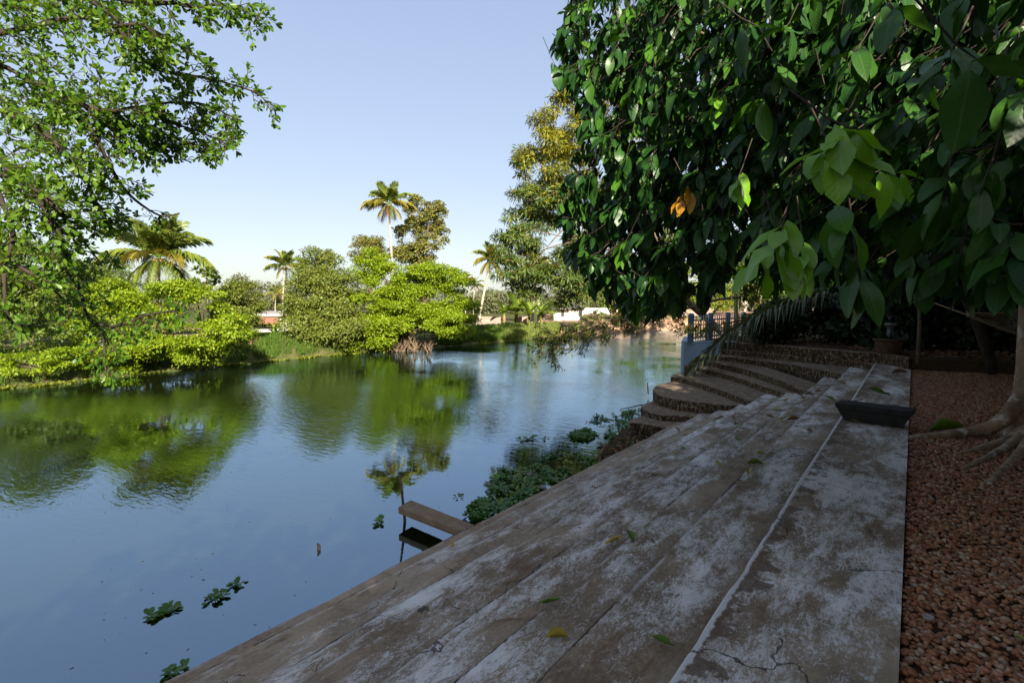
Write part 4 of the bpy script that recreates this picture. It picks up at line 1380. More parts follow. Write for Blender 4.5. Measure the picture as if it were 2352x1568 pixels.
for pl, r0 in mains:
    pts = smooth_line([at(x, y, dz(x, y)) for x, y in pl], 5)
    n = len(pts)
    br.tube(pts, [r0 * (1 - .85 * i / n) + .003 for i in range(n)], 6, cap=False)
    for i in range(2, n):
        nodes_l.append((pts[i], (pts[i] - pts[i - 1]).normalized(), i / n, r0))
br.tube(smooth_line([lt_root_pos, lt_root_pos.lerp(at(-160, 120, 4.8), .5) + Vector((0, 0, .5)), at(-160, 120, 4.8)], 6), [.14 - .006 * i for i in range(13)], 8)
def pix(p):
    q = CAMROT.transposed() @ (Vector(p) - CAM)
    return 1176 + FPX * q.x / -q.z, 784 - FPX * q.y / -q.z


LPs, LDs = [], []
camr = Vector((math.cos(YAW), math.sin(YAW), 0))


def twig(p, d, L, lv=0):
    pts = [p]
    n = 4
    q = p.copy()
    dd = d.copy()
    for i in range(n):
        dd = (dd + Vector(rng.normal(size=3)) * .22 + Vector((0, 0, -.03))).normalized()
        q = q + dd * (L / n)
        pts.append(q.copy())
    br.tube(pts, [.005, .004, .0035, .003, .0015] if lv == 0 else [.003, .0028, .0025, .002, .001], 4, cap=False)
    nl = int(L / .032)
    for i in range(nl):
        t = (i + .6) / nl
        k = min(n - 1, int(t * n))
        c = pts[k].lerp(pts[k + 1], t * n - k)
        if t < .3 and rng.random() < .5: continue
        side = Vector(rng.normal(size=3)).cross(dd).normalized()
        LPs.append(c)
        LDs.append((side * .9 + dd * .7 + Vector((0, 0, -.15))).normalized())
    for _ in range(4):
        LPs.append(pts[-1])
        LDs.append((dd + Vector(rng.normal(size=3)) * .5).normalized())
    if lv == 0:
        for _ in range(2):
            k = rng.integers(1, n)
            twig(pts[k], (dd + Vector(rng.normal(size=3)) * .7).normalized(), L * .55, 1)


for (p, t, u, r0) in nodes_l:
    if pix(p)[0] > 300 and 400 < pix(p)[1] < 600 and rng.random() < .6: continue
    for _ in range(1 if pix(p)[1] > 560 or (pix(p)[0] > 250 and pix(p)[1] > 360) else 2):
        s = Vector(rng.normal(size=3))
        d = (t * rng.uniform(.5, 1.1) + s * .55 + camr * .25 + Vector((0, 0, -.1))).normalized()
        twig(p, d, rng.uniform(.12, .36) * (1 - .35 * u))
# inner twigs thicken the mass towards the left edge
for _ in range(190):
    x = rng.uniform(-120, 330) * (rng.random() ** .35)
    y = rng.uniform(-60, 470)
    if x > 330 - max(0, y - 250) * .45: continue
    if rng.random() > np.interp(x, [0, 150, 330], [.95, .8, .45]): continue
    twig(at(x, y, rng.uniform(4.1, 5.9)), Vector(at(x + rng.uniform(20, 60), y + rng.uniform(-10, 50), 5) - at(x, y, 5)).normalized(), rng.uniform(.2, .4))
obj('branches', br.mesh('branch', M['bark_dark'], True), lt).name = 'branch'
LPa, LDa = np.array([tuple(p) for p in LPs]), np.array([tuple(d) for d in LDs])
n = len(LPa)
Nn = rng.normal(size=(n, 3)) * .7 + np.array([0, 0, .8])
Rl = frames(LDa, Nn)
Sl = .058 * rng.uniform(.6, 1.3, n)
big_i = np.argsort([-Sl[i] / depth(LPa[i]) if -20 < 0 else 0 for i in range(n)])
# the 300 leaves that show largest become single parts, the rest one part
def pix(p):
    q = CAMROT.transposed() @ (Vector(p) - CAM)
    return 1176 + FPX * q.x / -q.z, 784 - FPX * q.y / -q.z
inside = [i for i in big_i if 0 < pix(LPa[i])[0] < 640 and 0 < pix(LPa[i])[1] < 900][:300]
sel = np.zeros(n, bool)
sel[inside] = True
leaf_me = scatter(LEAF_OBOV, np.zeros((1, 3)), np.eye(3)[None], np.ones(1), M['near_left'], 'oblong_leaf')
for i in inside:
    mt = Matrix([[*(Rl[i][r] * Sl[i]), LPa[i][r]] for r in range(3)] + [[0, 0, 0, 1]])
    obj('leaf', leaf_me, lt, mt)
o = obj('foliage', scatter(LEAF_OBOV, LPa[~sel], Rl[~sel], Sl[~sel], M['near_left'], 'foliage'), lt)
o['kind'] = 'stuff'
print('left tree leaves', n)

# ================================================================== big dark tree on the right
bt_base = so(2585, 1095, gz)
bt = thing('big_leaf_tree', 'large dark tree with big glossy leaves and spreading roots on the gravel', 'tree', bt_base)
tk = MB()
ax0 = Vector((bt_base.x, bt_base.y, gz - .1))
prof = [(0, .34), (.12, .30), (.3, .25), (.6, .215), (1.2, .19), (2.0, .18), (3.0, .17), (4.2, .15), (5.5, .12)]
pts = [ax0 + Vector((-.015 * z, .03 * z, z)) for z, _ in prof]
tk.tube(smooth_line(pts, 3), np.interp(np.linspace(0, 1, 25), np.linspace(0, 1, 9), [r for _, r in prof]), 18, wob=.10)
obj('trunk', tk.mesh('trunk', M['bark_big'], True), bt)
# buttress roots creeping over the gravel
roots_px = [[(2512, 960, .62), (2498, 1020, .36), (2462, 1066, .17), (2400, 1088, .07), (2340, 1094, .035), (2276, 1097, .015)],
            [(2550, 1090, .14), (2490, 1120, .05), (2430, 1136, .03), (2380, 1142, .0)],
            [(2580, 1130, .10), (2520, 1150, .06), (2450, 1168, .03), (2400, 1176, 0)],
            [(2590, 1170, .06), (2540, 1200, .05), (2480, 1210, .0)]]
for ri, (rx, ry, h0, r0) in enumerate([(2276, 1097, .62, .11), (2380, 1142, .20, .07), (2400, 1178, .16, .07), (2480, 1212, .14, .08)]):
    e = so(rx, ry, gz)
    st_ = ax0 + (e - ax0).normalized() * .06
    P_ = []
    for t, hh in ((0, 1), (.12, .72), (.24, .36), (.40, .15), (.62, .07), (.82, .03), (1, .0)):
        q = st_.lerp(e, t)
        w_ = .05 * math.sin(t * 5 + ri * 2)
        P_.append(Vector((q.x + w_ * .5, q.y + w_, gz + h0 * hh + .012)))
    P_ = smooth_line(P_, 4)
    n = len(P_)
    tk = MB().tube(P_, [r0 * (1 - .72 * i / n) for i in range(n)], 10, wob=.14)
    obj('root', tk.mesh('root', M['bark_big'], True), bt)

BIGL = [blade([(0, .03), (.06, .12), (.2, .62), (.42, .98), (.62, 1.0), (.8, .74), (.92, .36), (1, 0)], .22, f, c, w, t)
        for f, c, w, t in ((.18, .22, .12, .1), (.3, .45, .2, -.25), (.1, .1, .25, .3), (.25, .7, .1, .0), (.05, .3, .3, -.1))]
outline = [(1330, -120), (1285, 50), (1270, 150), (1315, 200), (1345, 255), (1310, 370), (1285, 470), (1295, 590), (1350, 635), (1400, 680), (1440, 712), (1540, 708), (1640, 670), (1665, 640),
           (1700, 560), (1760, 640), (1850, 600), (1960, 640), (2060, 640), (2150, 650), (2260, 660), (2352, 560), (2500, 500), (2600, -120)]


def inpoly(x, y, poly):
    c = False
    j = len(poly) - 1
    for i in range(len(poly)):
        if (poly[i][1] > y) != (poly[j][1] > y) and x < (poly[j][0] - poly[i][0]) * (y - poly[i][1]) / (poly[j][1] - poly[i][1]) + poly[i][0]:
            c = not c
        j = i
    return c


LT = {'P': [], 'D': [], 'N': [], 'S': [], 'M': [], 'K': []}
tw = MB()


def whorl(p, d, n, size, mat, twl=.25, spread=.8, droop=.75):
    """a twig tip carrying a whorl of drooping leaves"""
    d = d.normalized()
    q0 = p - d * twl + Vector((0, 0, twl * .5))
    tw.tube([q0, p - d * twl * .4 + Vector((0, 0, .03)), p], [.004, .0035, .003], 4, cap=False)
    a = d.cross(Vector((0, 0, 1)))
    if a.length < 1e-3: a = Vector((1, 0, 0))
    a.normalize()
    b = a.cross(d)
    ph = rng.uniform(0, 6.28)
    for i in range(n):
        an = ph + i * 2.4
        s = a * math.cos(an) + b * math.sin(an)
        base = p - d * (twl * .5) * (i / n)
        ld = (d * rng.uniform(.2, .7) + s * spread * rng.uniform(.5, 1.1) + Vector((0, 0, -droop * rng.uniform(.6, 1.3)))).normalized()
        nn = (s * .5 + Vector((0, 0, .9)) + d * .3 + Vector(rng.normal(size=3)) * .22)
        LT['P'].append(tuple(base)); LT['D'].append(tuple(ld)); LT['N'].append(tuple(nn))
        LT['S'].append(size * rng.uniform(.6, 1.25)); LT['M'].append(mat); LT['K'].append(int(rng.integers(0, len(BIGL))))


def front_depth(x, y):
    """nearest leaves: about 5 m out over the steps on the left, a good metre from the eye on the right"""
    return float(np.interp(x, [1270, 1500, 1700, 1900, 2150, 2352, 2600], [5.2, 4.3, 3.5, 2.7, 2.0, 1.75, 1.6]))


outw = Vector((-.6, -.2, -.25))
for _ in range(5400):
    x, y = rng.uniform(1240, 2560), rng.uniform(-240, 745)
    if not inpoly(x, y, outline): continue
    f = front_depth(x, y)
    t = rng.random()
    d = f + t * np.interp(x, [1300, 1700, 2352], [2.3, 3.2, 4.5])
    if d < 2.7 and rng.random() < .7: continue
    p = at(x, y, d)
    if p.z < 2.15: continue
    nl = int(rng.integers(4, 8))
    dr = Vector(rng.normal(size=3)) * .5 + outw
    whorl(p, dr, nl, .165 * rng.uniform(.75, 1.25), 3 if rng.random() < .1 else 0)
# twigs nearest the eye: the bright young clusters
for (x, y, d, n, mt, dr, sz) in [(1890, 345, 1.8, 6, 1, (-.5, -.3, -.3), .19), (1962, 300, 1.8, 5, 1, (.5, -.3, -.2), .19), (1930, 370, 1.85, 4, 1, (.1, -.4, -.4), .18), (1790, 545, 1.9, 7, 1, (-.3, -.3, -.4), .17), (1935, 510, 1.9, 4, 3, (0, -.4, -.5), .19), (1820, 600, 2.0, 5, 1, (.2, -.3, -.5), .17),
                                 (1745, 600, 2.3, 4, 1, (-.5, -.2, -.5), .16), (2070, 400, 2.3, 4, 1, (.4, -.2, -.1), .16), (1850, 590, 2.5, 5, 1, (0, -.3, -.6), .17), (1975, 640, 1.95, 5, 0, (0, -.3, -.7), .175),
                                 (2180, 120, 1.5, 5, 0, (-.4, -.3, -.2), .2), (2260, 150, 1.3, 3, 0, (.6, .1, -.1), .22), (2060, 30, 1.9, 5, 0, (0, -.3, -.3), .19), (1960, 120, 2.2, 5, 0, (-.5, -.3, -.3), .19),
                                 (1800, 70, 2.6, 5, 0, (-.3, -.3, -.2), .2), (1740, 60, 2.8, 5, 0, (.4, -.3, -.2), .19), (2130, 650, 2.6, 3, 1, (0, -.3, -.6), .13), (2260, 600, 2.4, 5, 0, (0, -.3, -.3), .17),
                                 (2300, 530, 2.2, 5, 0, (-.3, -.3, -.3), .17), (1690, 420, 3.0, 5, 1, (-.3, -.2, -.4), .15), (1560, 470, 4.0, 4, 2, (-.2, -.2, -.5), .14), (1590, 440, 4.0, 2, 2, (.3, -.2, -.4), .14),
                                 (1600, 290, 4.0, 6, 0, (-.3, -.2, -.4), .17), (1650, 230, 3.7, 6, 1, (-.4, -.2, -.4), .15)]:
    whorl(at(x, y, d), Vector(dr) @ Matrix.Rotation(-YAW, 3, 'Z'), n, sz, mt, .22, .75, .55)
A = {k: np.array(v) for k, v in LT.items()}
n = len(A['P'])
RB = frames(A['D'], A['N'])
sc_px = np.array([A['S'][i] / max(.5, depth(A['P'][i])) for i in range(n)])
vis = np.array([0 < pix(A['P'][i])[0] < 2352 and -20 < pix(A['P'][i])[1] < 800 for i in range(n)])
order = np.argsort(-np.where(vis, sc_px, 0))[:300]
sel = np.zeros(n, bool)
sel[order] = True
bm = [M['big'], M['big_bright'], M['big_yellow'], M['big_mid']]
LM = {}
for i in order:
    key = (int(A['K'][i]), int(A['M'][i]))
    if key not in LM:
        LM[key] = scatter(BIGL[key[0]], np.zeros((1, 3)), np.eye(3)[None], np.ones(1), bm[key[1]], 'glossy_leaf')
    mt = Matrix([[*(RB[i][r] * A['S'][i]), A['P'][i][r]] for r in range(3)] + [[0, 0, 0, 1]])
    obj('leaf', LM[key], bt, mt)
for kk in range(len(BIGL)):
    q = (~sel) & (A['K'] == kk)
    o = obj('foliage', scatter(BIGL[kk], A['P'][q], RB[q], A['S'][q], bm, 'foliage', A['M'][q]), bt)
    o['kind'] = 'stuff'
o = obj('twig', tw.mesh('twig', M['bark_dark'], True), bt)
o['kind'] = 'stuff'
lbm = MB()
for (x, y, d) in [(1400, 330, 6.5), (1500, 480, 6.3), (1640, 200, 6.2), (1750, 500, 5.8), (1900, 150, 5.2), (1980, 420, 5), (2120, 260, 4.5), (1560, 60, 6.3), (2200, 480, 4.6)]:
    p0 = ax0 + Vector((0, 0.1, rng.uniform(2.6, 4.5)))
    p1 = at(x, y, d)
    md = p0.lerp(p1, .5) + Vector((0, 0, .35))
    l_ = MB().tube(smooth_line([p0, md, p1], 5), [.06 - .005 * i for i in range(11)], 7, wob=.1)
    obj('limb', l_.mesh('limb', M['bark'], True), bt)
P, R, C = crown(bt_base, [((0.6, 9.6, 5.7), (2.2, 1.9, 1.0)), ((-1.2, 11.6, 5.1), (1.7, 1.5, .9)), ((1.6, 6.2, 5.6), (1.9, 2.2, 1.1))], 90, .6, 3400, .6)
o = obj('foliage', scatter(BIGL[0], P, R, .19 * rng.uniform(.7, 1.3, len(P)), M['big'], 'foliage'), bt)
o['kind'] = 'stuff'
print('big tree leaves', n)

# ================================================================== garden behind the steps
# retaining wall painted blue, its foot stepped down with the treads
bw = thing('blue_wall', 'pale blue painted parapet wall stepping down at the end of the curved steps', 'wall', at_z(1713 * S, WALL_D, ZT[3]))
L0, L1 = at_z(1712 * S, WALL_D, 0), at_z(1848 * S, WALL_D + .1, 0)
u = (L1 - L0); WL_ = u.length; u.normalize()
nr = Vector((-u.y, u.x, 0))
if nr.dot(L0) < 0: nr = -nr


def wp(a, z, back=0.0):
    p = L0 + u * a + nr * back
    return (p.x, p.y, z)


zt_ = ZP + .03
prof = [(0, ZT[3] - .3), (.33 * WL_, ZT[3] - .3), (.33 * WL_, ZT[1] - .2), (.97 * WL_, ZT[1] - .2), (.985 * WL_, ZT[0] + .02), (WL_, ZT[0] + .07), (WL_ * 1.0, zt_ - .08), (WL_ * .985, zt_ - .02), (WL_ * .96, zt_), (0, zt_)]
k = len(prof)
v = [wp(a, z, 0) for a, z in prof] + [wp(a, z, .22) for a, z in prof]
f = [tuple(range(k)), tuple(range(k, 2 * k))[::-1]] + [(i, i + k, (i + 1) % k + k, (i + 1) % k) for i in range(k)]
obj('wall', MB().add(v, f).mesh('wall', M['blue']), bw)
p = L0 - u * .01 + nr * .1
side = MB()
sdir_ = Vector((L0.x, L0.y, 0)).normalized()
q = L0 + sdir_ * 3.0
pA, pB = L0 + nr * .222, q
side.prism([(pA.x + .004, pA.y), (pB.x + .004, pB.y), (pB.x + .2, pB.y), (pA.x + .2, pA.y)], -.6, ZP + .024)
obj('return_wall', side.mesh('return_wall', M['blue']), bw)

# picket fence
fz = ZP + .02
f0 = on(1586, 785.5, fz)
f1 = on(1796, 762, fz)
fu = (f1 - f0).normalized()
FL = (f1 - f0).length
fence = thing('picket_fence', 'grey blue picket fence with pale slats along the pond behind the steps', 'fence', f0)
fh = at(1580, 722, depth(f0)).z - fz
fr_ang = math.atan2(fu.y, fu.x)
npost = 8
sp_ = 1.62 * FL / 5 / 1.62
gap = FL / 6.0
pm = MB().box((0, 0, fh / 2), (.15, .15, fh)).add(*(lambda s, h: ([(-s, -s, h), (s, -s, h), (s, s, h), (-s, s, h), (-s * .5, -s * .5, h + .04), (s * .5, -s * .5, h + .04), (s * .5, s * .5, h + .04), (-s * .5, s * .5, h + .04)],
     [(0, 1, 5, 4), (1, 2, 6, 5), (2, 3, 7, 6), (3, 0, 4, 7), (4, 5, 6, 7)]))(.075, fh)).mesh('post', M['post_blue'])
w = .042
ph_ = fh * .97
pk = MB().add([(-w / 2, -.012, .04), (w / 2, -.012, .04), (w / 2, .012, .04), (-w / 2, .012, .04), (-w / 2, -.012, ph_ - .06), (w / 2, -.012, ph_ - .06), (w / 2, .012, ph_ - .06), (-w / 2, .012, ph_ - .06), (0, -.012, ph_), (0, .012, ph_)],
              [(0, 1, 5, 4), (1, 2, 6, 5), (2, 3, 7, 6), (3, 0, 4, 7), (4, 5, 8), (6, 7, 9), (5, 6, 9, 8), (7, 4, 8, 9)]).mesh('picket', M['picket'])
rl = MB().box((gap / 2, .03, 0), (gap, .035, .06)).mesh('rail', M['rail'])
for i in range(npost):
    p = f0 + fu * (gap * i)
    obj('post', pm, fence, Matrix.Translation(p) @ Matrix.Rotation(fr_ang, 4, 'Z'))
    if i < npost - 1:
        for zz in (.14, .78):
            obj('rail', rl, fence, Matrix.Translation(p + Vector((0, 0, fh * zz))) @ Matrix.Rotation(fr_ang, 4, 'Z'))
        for j in range(7):
            q = p + fu * (.075 + (gap - .15) * (j + .5) / 7)
            obj('picket', pk, fence, Matrix.Translation(q) @ Matrix.Rotation(fr_ang, 4, 'Z'))

# fading palm frond hanging over the wall and fence
fp = thing('fallen_frond', 'fading grey green palm frond drooping over the blue wall and fence', 'palm frond', on(1860, 770, ZP))
fpts = [at(1960, 690, 17.6), at(1900, 676, 17.2), at(1850, 680, 16.9), at(1790, 700, 16.6), at(1730, 728, 16.3), at(1670, 768, 16.1), at(1620, 812, 15.95), at(1596, 838, 15.9)]
fs = smooth_line(fpts, 5)
b = MB().tube(fs, [.018 - .0004 * i for i in range(len(fs))], 6)
obj('stalk', b.mesh('stalk', M['frond_rib'], True), fp)
b = MB()
for i in range(3, len(fs) - 1):
    t = i / len(fs)
    T = (fs[i + 1] - fs[i - 1]).normalized()
    for s in (-1, 1):
        for q in range(4):
            p = fs[i].lerp(fs[i + 1], q / 4)
            sd = T.cross(Vector((0, 0, 1))).normalized() * s
            L = 1.15 * math.sin(math.pi * min(1, .25 + .55 * t)) * rng.uniform(.8, 1.1)
            hang_ = 1.25 - .7 * t
            d = (T * (.85 + .4 * t) + sd * rng.uniform(.2, .7) + Vector((0, 0, rng.uniform(-.35, .22))))
            d.normalize()
            m_ = p + d * L * .45
            e_ = m_ + (d * .6 + Vector((0, 0, -hang_ * .8)) + Vector(rng.normal(size=3)) * .08).normalized() * L * .6
            wv = Vector((0, 0, 1)).cross(d).normalized() * .03 + Vector((0, 0, .026))
            b.add([p - wv * .6, p + wv * .6, m_ + wv, m_ - wv, e_], [(0, 1, 2, 3), (3, 2, 4)])
o = obj('leaflets', b.mesh('leaflet', M['frond_grey']), fp)
o.name = 'leaflet'
o['kind'] = 'stuff'

# areca palm with a green ringed stem
ab0 = on(1691, 775, ZP)
da = depth(ab0)
ap = thing('areca_palm', 'slim areca palm with smooth green stem behind the fallen frond', 'palm tree', ab0)
atop = at(1690, 640, da)
n = 14
pts = [ab0.lerp(atop, i / n) for i in range(n + 1)]
b = MB().tube(pts, [.075 if i > 4 else .085 for i in range(n + 1)], 10)
obj('stem', b.mesh('stem', M['stem_green'], True), ap)
lowz = MB().tube([ab0 - Vector((0, 0, .1)), ab0 + Vector((0, 0, .55))], [.105, .095], 10)
obj('stem_base', lowz.mesh('stem_base', M['wood'], True), ap)
AF = [frond_mesh(M['areca'], e, c, 30, .035, .34, h, seed=40 + i) for i, (e, c, h) in enumerate([(1.2, .9, .3), (.8, 1.2, .5), (.4, 1.3, .6)])]
for i in range(11):
    sc = rng.uniform(1.2, 1.7)
    obj('frond', AF[i % 3], ap, Matrix.Translation(atop - Vector((0, 0, .1))) @ Matrix.Rotation(i * 2.4, 4, 'Z') @ Matrix.Diagonal((sc, sc, sc, 1)))
fl = frond_mesh(M['frond_yellow'], -.5, 1.1, 26, .04, .32, .5, seed=60)
for (x, y, rz) in ((1700, 672, .2), (1676, 690, 2.8)):
    obj('frond', fl, ap, Matrix.Translation(at(x, y, da)) @ Matrix.Rotation(rz + YAW, 4, 'Z') @ Matrix.Diagonal((1.1, 1.1, 1.1, 1)))

# short stumps and stakes in the bed
for (x, y, h, r, lb, mt) in [(1625, 776, .55, .07, 'short cut bamboo stump in front of the second fence post', 'wood'), (1772, 768, .42, .04, 'thin pale stake in the planted bed below the frond', 'wood'),
                             (1726, 770, .38, .035, 'short dark stake beside the areca palm stem', 'bark_dark')]:
    p = on(x, y, ZP)
    st = MB().lathe([(r, -.1), (r * 1.02, h * .3), (r * .98, h * .32), (r, h * .9), (r * 1.08, h * .93), (r * 1.05, h), (r * .6, h), (r * .55, h - .05)], (p.x, p.y, p.z), 10)
    tag(obj('stump' if r > .05 else 'stake', st.mesh('stump', M[mt], True)), lb, 'stump' if r > .05 else 'stake')

# dark shrubs of the garden
make_tree('garden_tree', 'dark tree added behind the lamp bollard to shade the blue wall and fence', 'tree', (1.5, 15.6, ZP), [((-.3, 13.2, 5.2), (1.8, 1.7, 1.0)), ((1.5, 15.4, 5.7), (2.2, 2.0, 1.2)), ((-.2, 16.6, 5.4), (1.6, 1.8, 1.0))],
          M['dark'], 90, .7, 6500, LEAF_ROUND, .3, .65, trunk_r=.1, limbs=14, bark='bark_dark', group='garden trees behind the terrace', inner=.2)  # added tree, crown raised to keep sun off the blue wall and fence
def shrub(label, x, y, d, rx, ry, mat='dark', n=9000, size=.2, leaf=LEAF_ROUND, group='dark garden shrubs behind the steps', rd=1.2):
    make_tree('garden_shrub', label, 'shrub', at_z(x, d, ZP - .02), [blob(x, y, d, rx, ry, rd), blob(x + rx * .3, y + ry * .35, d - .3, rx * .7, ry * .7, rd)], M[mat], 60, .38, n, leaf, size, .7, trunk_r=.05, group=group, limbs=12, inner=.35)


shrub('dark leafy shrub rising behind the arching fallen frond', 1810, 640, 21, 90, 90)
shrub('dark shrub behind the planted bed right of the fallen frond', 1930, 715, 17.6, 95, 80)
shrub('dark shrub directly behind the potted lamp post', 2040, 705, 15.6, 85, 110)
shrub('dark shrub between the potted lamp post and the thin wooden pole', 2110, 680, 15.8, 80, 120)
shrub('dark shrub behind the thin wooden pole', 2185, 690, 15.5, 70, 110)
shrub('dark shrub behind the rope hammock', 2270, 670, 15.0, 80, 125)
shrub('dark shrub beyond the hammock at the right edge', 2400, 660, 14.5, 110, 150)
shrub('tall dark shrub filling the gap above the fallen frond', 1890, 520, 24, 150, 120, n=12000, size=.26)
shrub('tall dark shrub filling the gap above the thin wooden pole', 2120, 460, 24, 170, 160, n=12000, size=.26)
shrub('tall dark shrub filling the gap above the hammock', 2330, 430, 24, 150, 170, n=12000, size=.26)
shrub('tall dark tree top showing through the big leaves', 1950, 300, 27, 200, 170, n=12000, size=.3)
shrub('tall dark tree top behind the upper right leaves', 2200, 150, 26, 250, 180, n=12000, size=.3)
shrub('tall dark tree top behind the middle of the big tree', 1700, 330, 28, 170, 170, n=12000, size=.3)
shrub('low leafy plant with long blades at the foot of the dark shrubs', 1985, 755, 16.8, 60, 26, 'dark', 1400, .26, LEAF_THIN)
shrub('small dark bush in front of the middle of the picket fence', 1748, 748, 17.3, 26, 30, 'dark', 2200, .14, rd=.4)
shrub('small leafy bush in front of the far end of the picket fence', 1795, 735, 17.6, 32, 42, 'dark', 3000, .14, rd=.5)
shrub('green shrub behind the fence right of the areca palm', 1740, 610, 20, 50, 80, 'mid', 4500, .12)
fl_p = at(1900, 777 - 100, 16.9)

# dry litter on the bed
r = np.random.default_rng(77)
P = []
while len(P) < 3400:
    x, y = r.uniform(1690, 2352), r.uniform(772, 826)
    p = on(x, y, ZP + .008)
    lim = np.interp(x, [1690, 1836, 1933, 2017, 2090, 2400], [788, 791, 799, 808, 817, 834])
    if y < lim - 1: P.append(tuple(p + Vector((0, 0, r.uniform(0, .03)))))
P = np.array(P)
n = len(P)
D = r.normal(size=(n, 3)) * np.array([1, 1, .3])
N = r.normal(size=(n, 3)) * .45 + np.array([0, 0, 1])
tag(obj('leaf_litter', scatter(BIGL[1], P, frames(D, N), .11 * r.uniform(.5, 1.3, n), M['litter'], 'leaf_litter')), 'dry brown leaf litter over the planted bed', 'leaf litter', kind='stuff')

# potted lamp post
pp = on(2040, 813, ZP)
pot = thing('plant_pot', 'weathered terracotta pot standing on the upper step', 'plant pot', pp)
obj('pot', MB().lathe([(.22, 0), (.24, .02), (.31, .3), (.335, .36), (.36, .36), (.36, .41), (.32, .41), (.30, .36), (.05, .34)], pp, 22).mesh('pot', M['terracotta'], True), pot)
pr = np.random.default_rng(5)
n = 60
obj('plant', scatter(LEAF_THIN, np.tile(np.array(pp) + np.array([0, 0, .36]), (n, 1)) + pr.normal(size=(n, 3)) * np.array([.1, .1, .01]), frames(pr.normal(size=(n, 3)) + np.array([0, 0, .8]), pr.normal(size=(n, 3))), .3 * pr.uniform(.5, 1.2, n), M['dark'], 'plant'), pot)
lp = on(2043, 806, ZP)
lamp = thing('lamp_post', 'short grey lamp bollard with flat cap rising behind the terracotta pot', 'lamp', lp)
hz = at(2043, 741, depth(lp)).z - ZP
obj('post', MB().lathe([(.085, 0), (.085, hz - .1)], lp, 14).mesh('post', M['metal'], True), lamp)
obj('cap', MB().lathe([(.09, hz - .1), (.15, hz - .09), (.16, hz - .02), (.13, hz)], lp, 16).mesh('cap', M['metal'], True), lamp)
# thin wooden pole
wp_ = on(2109, 826, ZP)
tp = at(2113, 690, depth(wp_))
tag(obj('wooden_pole', MB().tube([wp_ - Vector((0, 0, .1)), wp_.lerp(tp, .5) + Vector((.01, 0, 0)), tp], [.05, .045, .04], 9, wob=.15).mesh('wooden_pole', M['wood'], True)), 'thin weathered wooden pole standing on the kerb right of the pot', 'pole')

# kerb stones between bed and gravel
ks = thing('stone_kerb', 'row of rough brownish kerb stones edging the garden bed', 'kerb', so(2420, 915, gz))
xs = [2286, 2330, 2372, 2418, 2452, 2490, 2530, 2575, 2625]
for i in range(len(xs) - 1):
    a_, b_ = so(xs[i] + 2, 921 + i * .6, gz), so(xs[i + 1] - 2, 921 + i * .6, gz)
    poly = [(a_.x, a_.y), (b_.x, b_.y), (b_.x + .03, b_.y + .22), (a_.x + .03, a_.y + .22)]
    obj('kerb_stone', slab(poly, gz - .1, ZP + .01 + random.uniform(-.05, .02), M['kerb'], 'kerb_stone', 2, .02), ks)

# rope hammock
hm = thing('rope_hammock', 'knotted rope hammock slung behind the big tree trunk at the right', 'hammock', at_z(2300, 8.4, gz))
nb = MB()
gx, gy = 16, 7
H = {}
for i in range(gx + 1):
    s = i / gx
    for j in range(gy + 1):
        t = j / gy
        y_top = 719 - 6 * s - 60 * max(0, s - .5) ** 2
        y_bot = 722 + 46 * min(1, s * 1.15) + 4
        H[i, j] = at(2222 + 150 * s, y_top + (y_bot - y_top) * t + 3 * math.sin(s * 3), 8.2 + .55 * math.sin(t * math.pi) * min(1, s * 2) - .2 * t)
for i in range(gx):
    for j in range(gy):
        nb.tube([H[i, j], H[i + 1, j + 1]], .005, 4, cap=False)
        nb.tube([H[i, j + 1], H[i + 1, j]], .006, 4, cap=False)
for j in (0, gy):
    nb.tube([H[i, j] for i in range(gx + 1)], .014, 5)
obj('net', nb.mesh('net', M['rope']), hm)
st = at(2130, 690, 8.9)
obj('rope', MB().tube([st, H[0, 4]], .012, 5).mesh('rope', M['rope']), hm)
obj('spreader', MB().tube([at(2222, 716, 8.2), at(2225, 728, 8.0)], .02, 6).mesh('spreader', M['wood']), hm)

# ================================================================== things on the terrace and in the water
# low dark stone bench, tapering downwards
bc = thing('stone_bench', 'low blackened stone bench with a wider top standing across the terrace', 'bench', so(2170, 1050, Z0))
bl, br_ = on(1938, 966, Z0), on(2070, 984, Z0)
tl, tr = at(1904, 925, depth(bl)), at(2084, 944, depth(br_))
bu = (br_ - bl).normalized()
bn = Vector((-bu.y, bu.x, 0))
hb = (tl.z - Z0 + tr.z - Z0) / 2 + .01
w_ = .27
cx = (bl + br_) / 2
Lb, Lt_ = (br_ - bl).length, (Vector((tr.x, tr.y, 0)) - Vector((tl.x, tl.y, 0))).length


def frustum(l0, w0, l1, w1, z0, z1, mat, nm):
    b = MB()
    v = []
    for (l, w2, z) in ((l0, w0, z0), (l1, w1, z1 - .012), (l1 - .03, w1 - .03, z1)):
        for sx, sy in ((-1, -1), (1, -1), (1, 1), (-1, 1)):
            p = cx + bu * (sx * l / 2) + bn * (w_ / 2 + sy * w2 / 2)
            v.append((p.x, p.y, Z0 + z))
    f = [(3, 2, 1, 0), (8, 9, 10, 11)]
    for k in range(2):
        f += [(k * 4 + i, k * 4 + (i + 1) % 4, (k + 1) * 4 + (i + 1) % 4, (k + 1) * 4 + i) for i in range(4)]
    return b.add(v, f).mesh(nm, mat)


obj('base', frustum(Lb, w_ * .8, Lt_ - .06, w_ * 1.1, 0.001, hb - .07, M['bench'], 'base'), bc)
obj('seat', frustum(Lt_ - .03, w_ * 1.16, Lt_, w_ * 1.22, hb - .072, hb, M['bench'], 'seat'), bc)

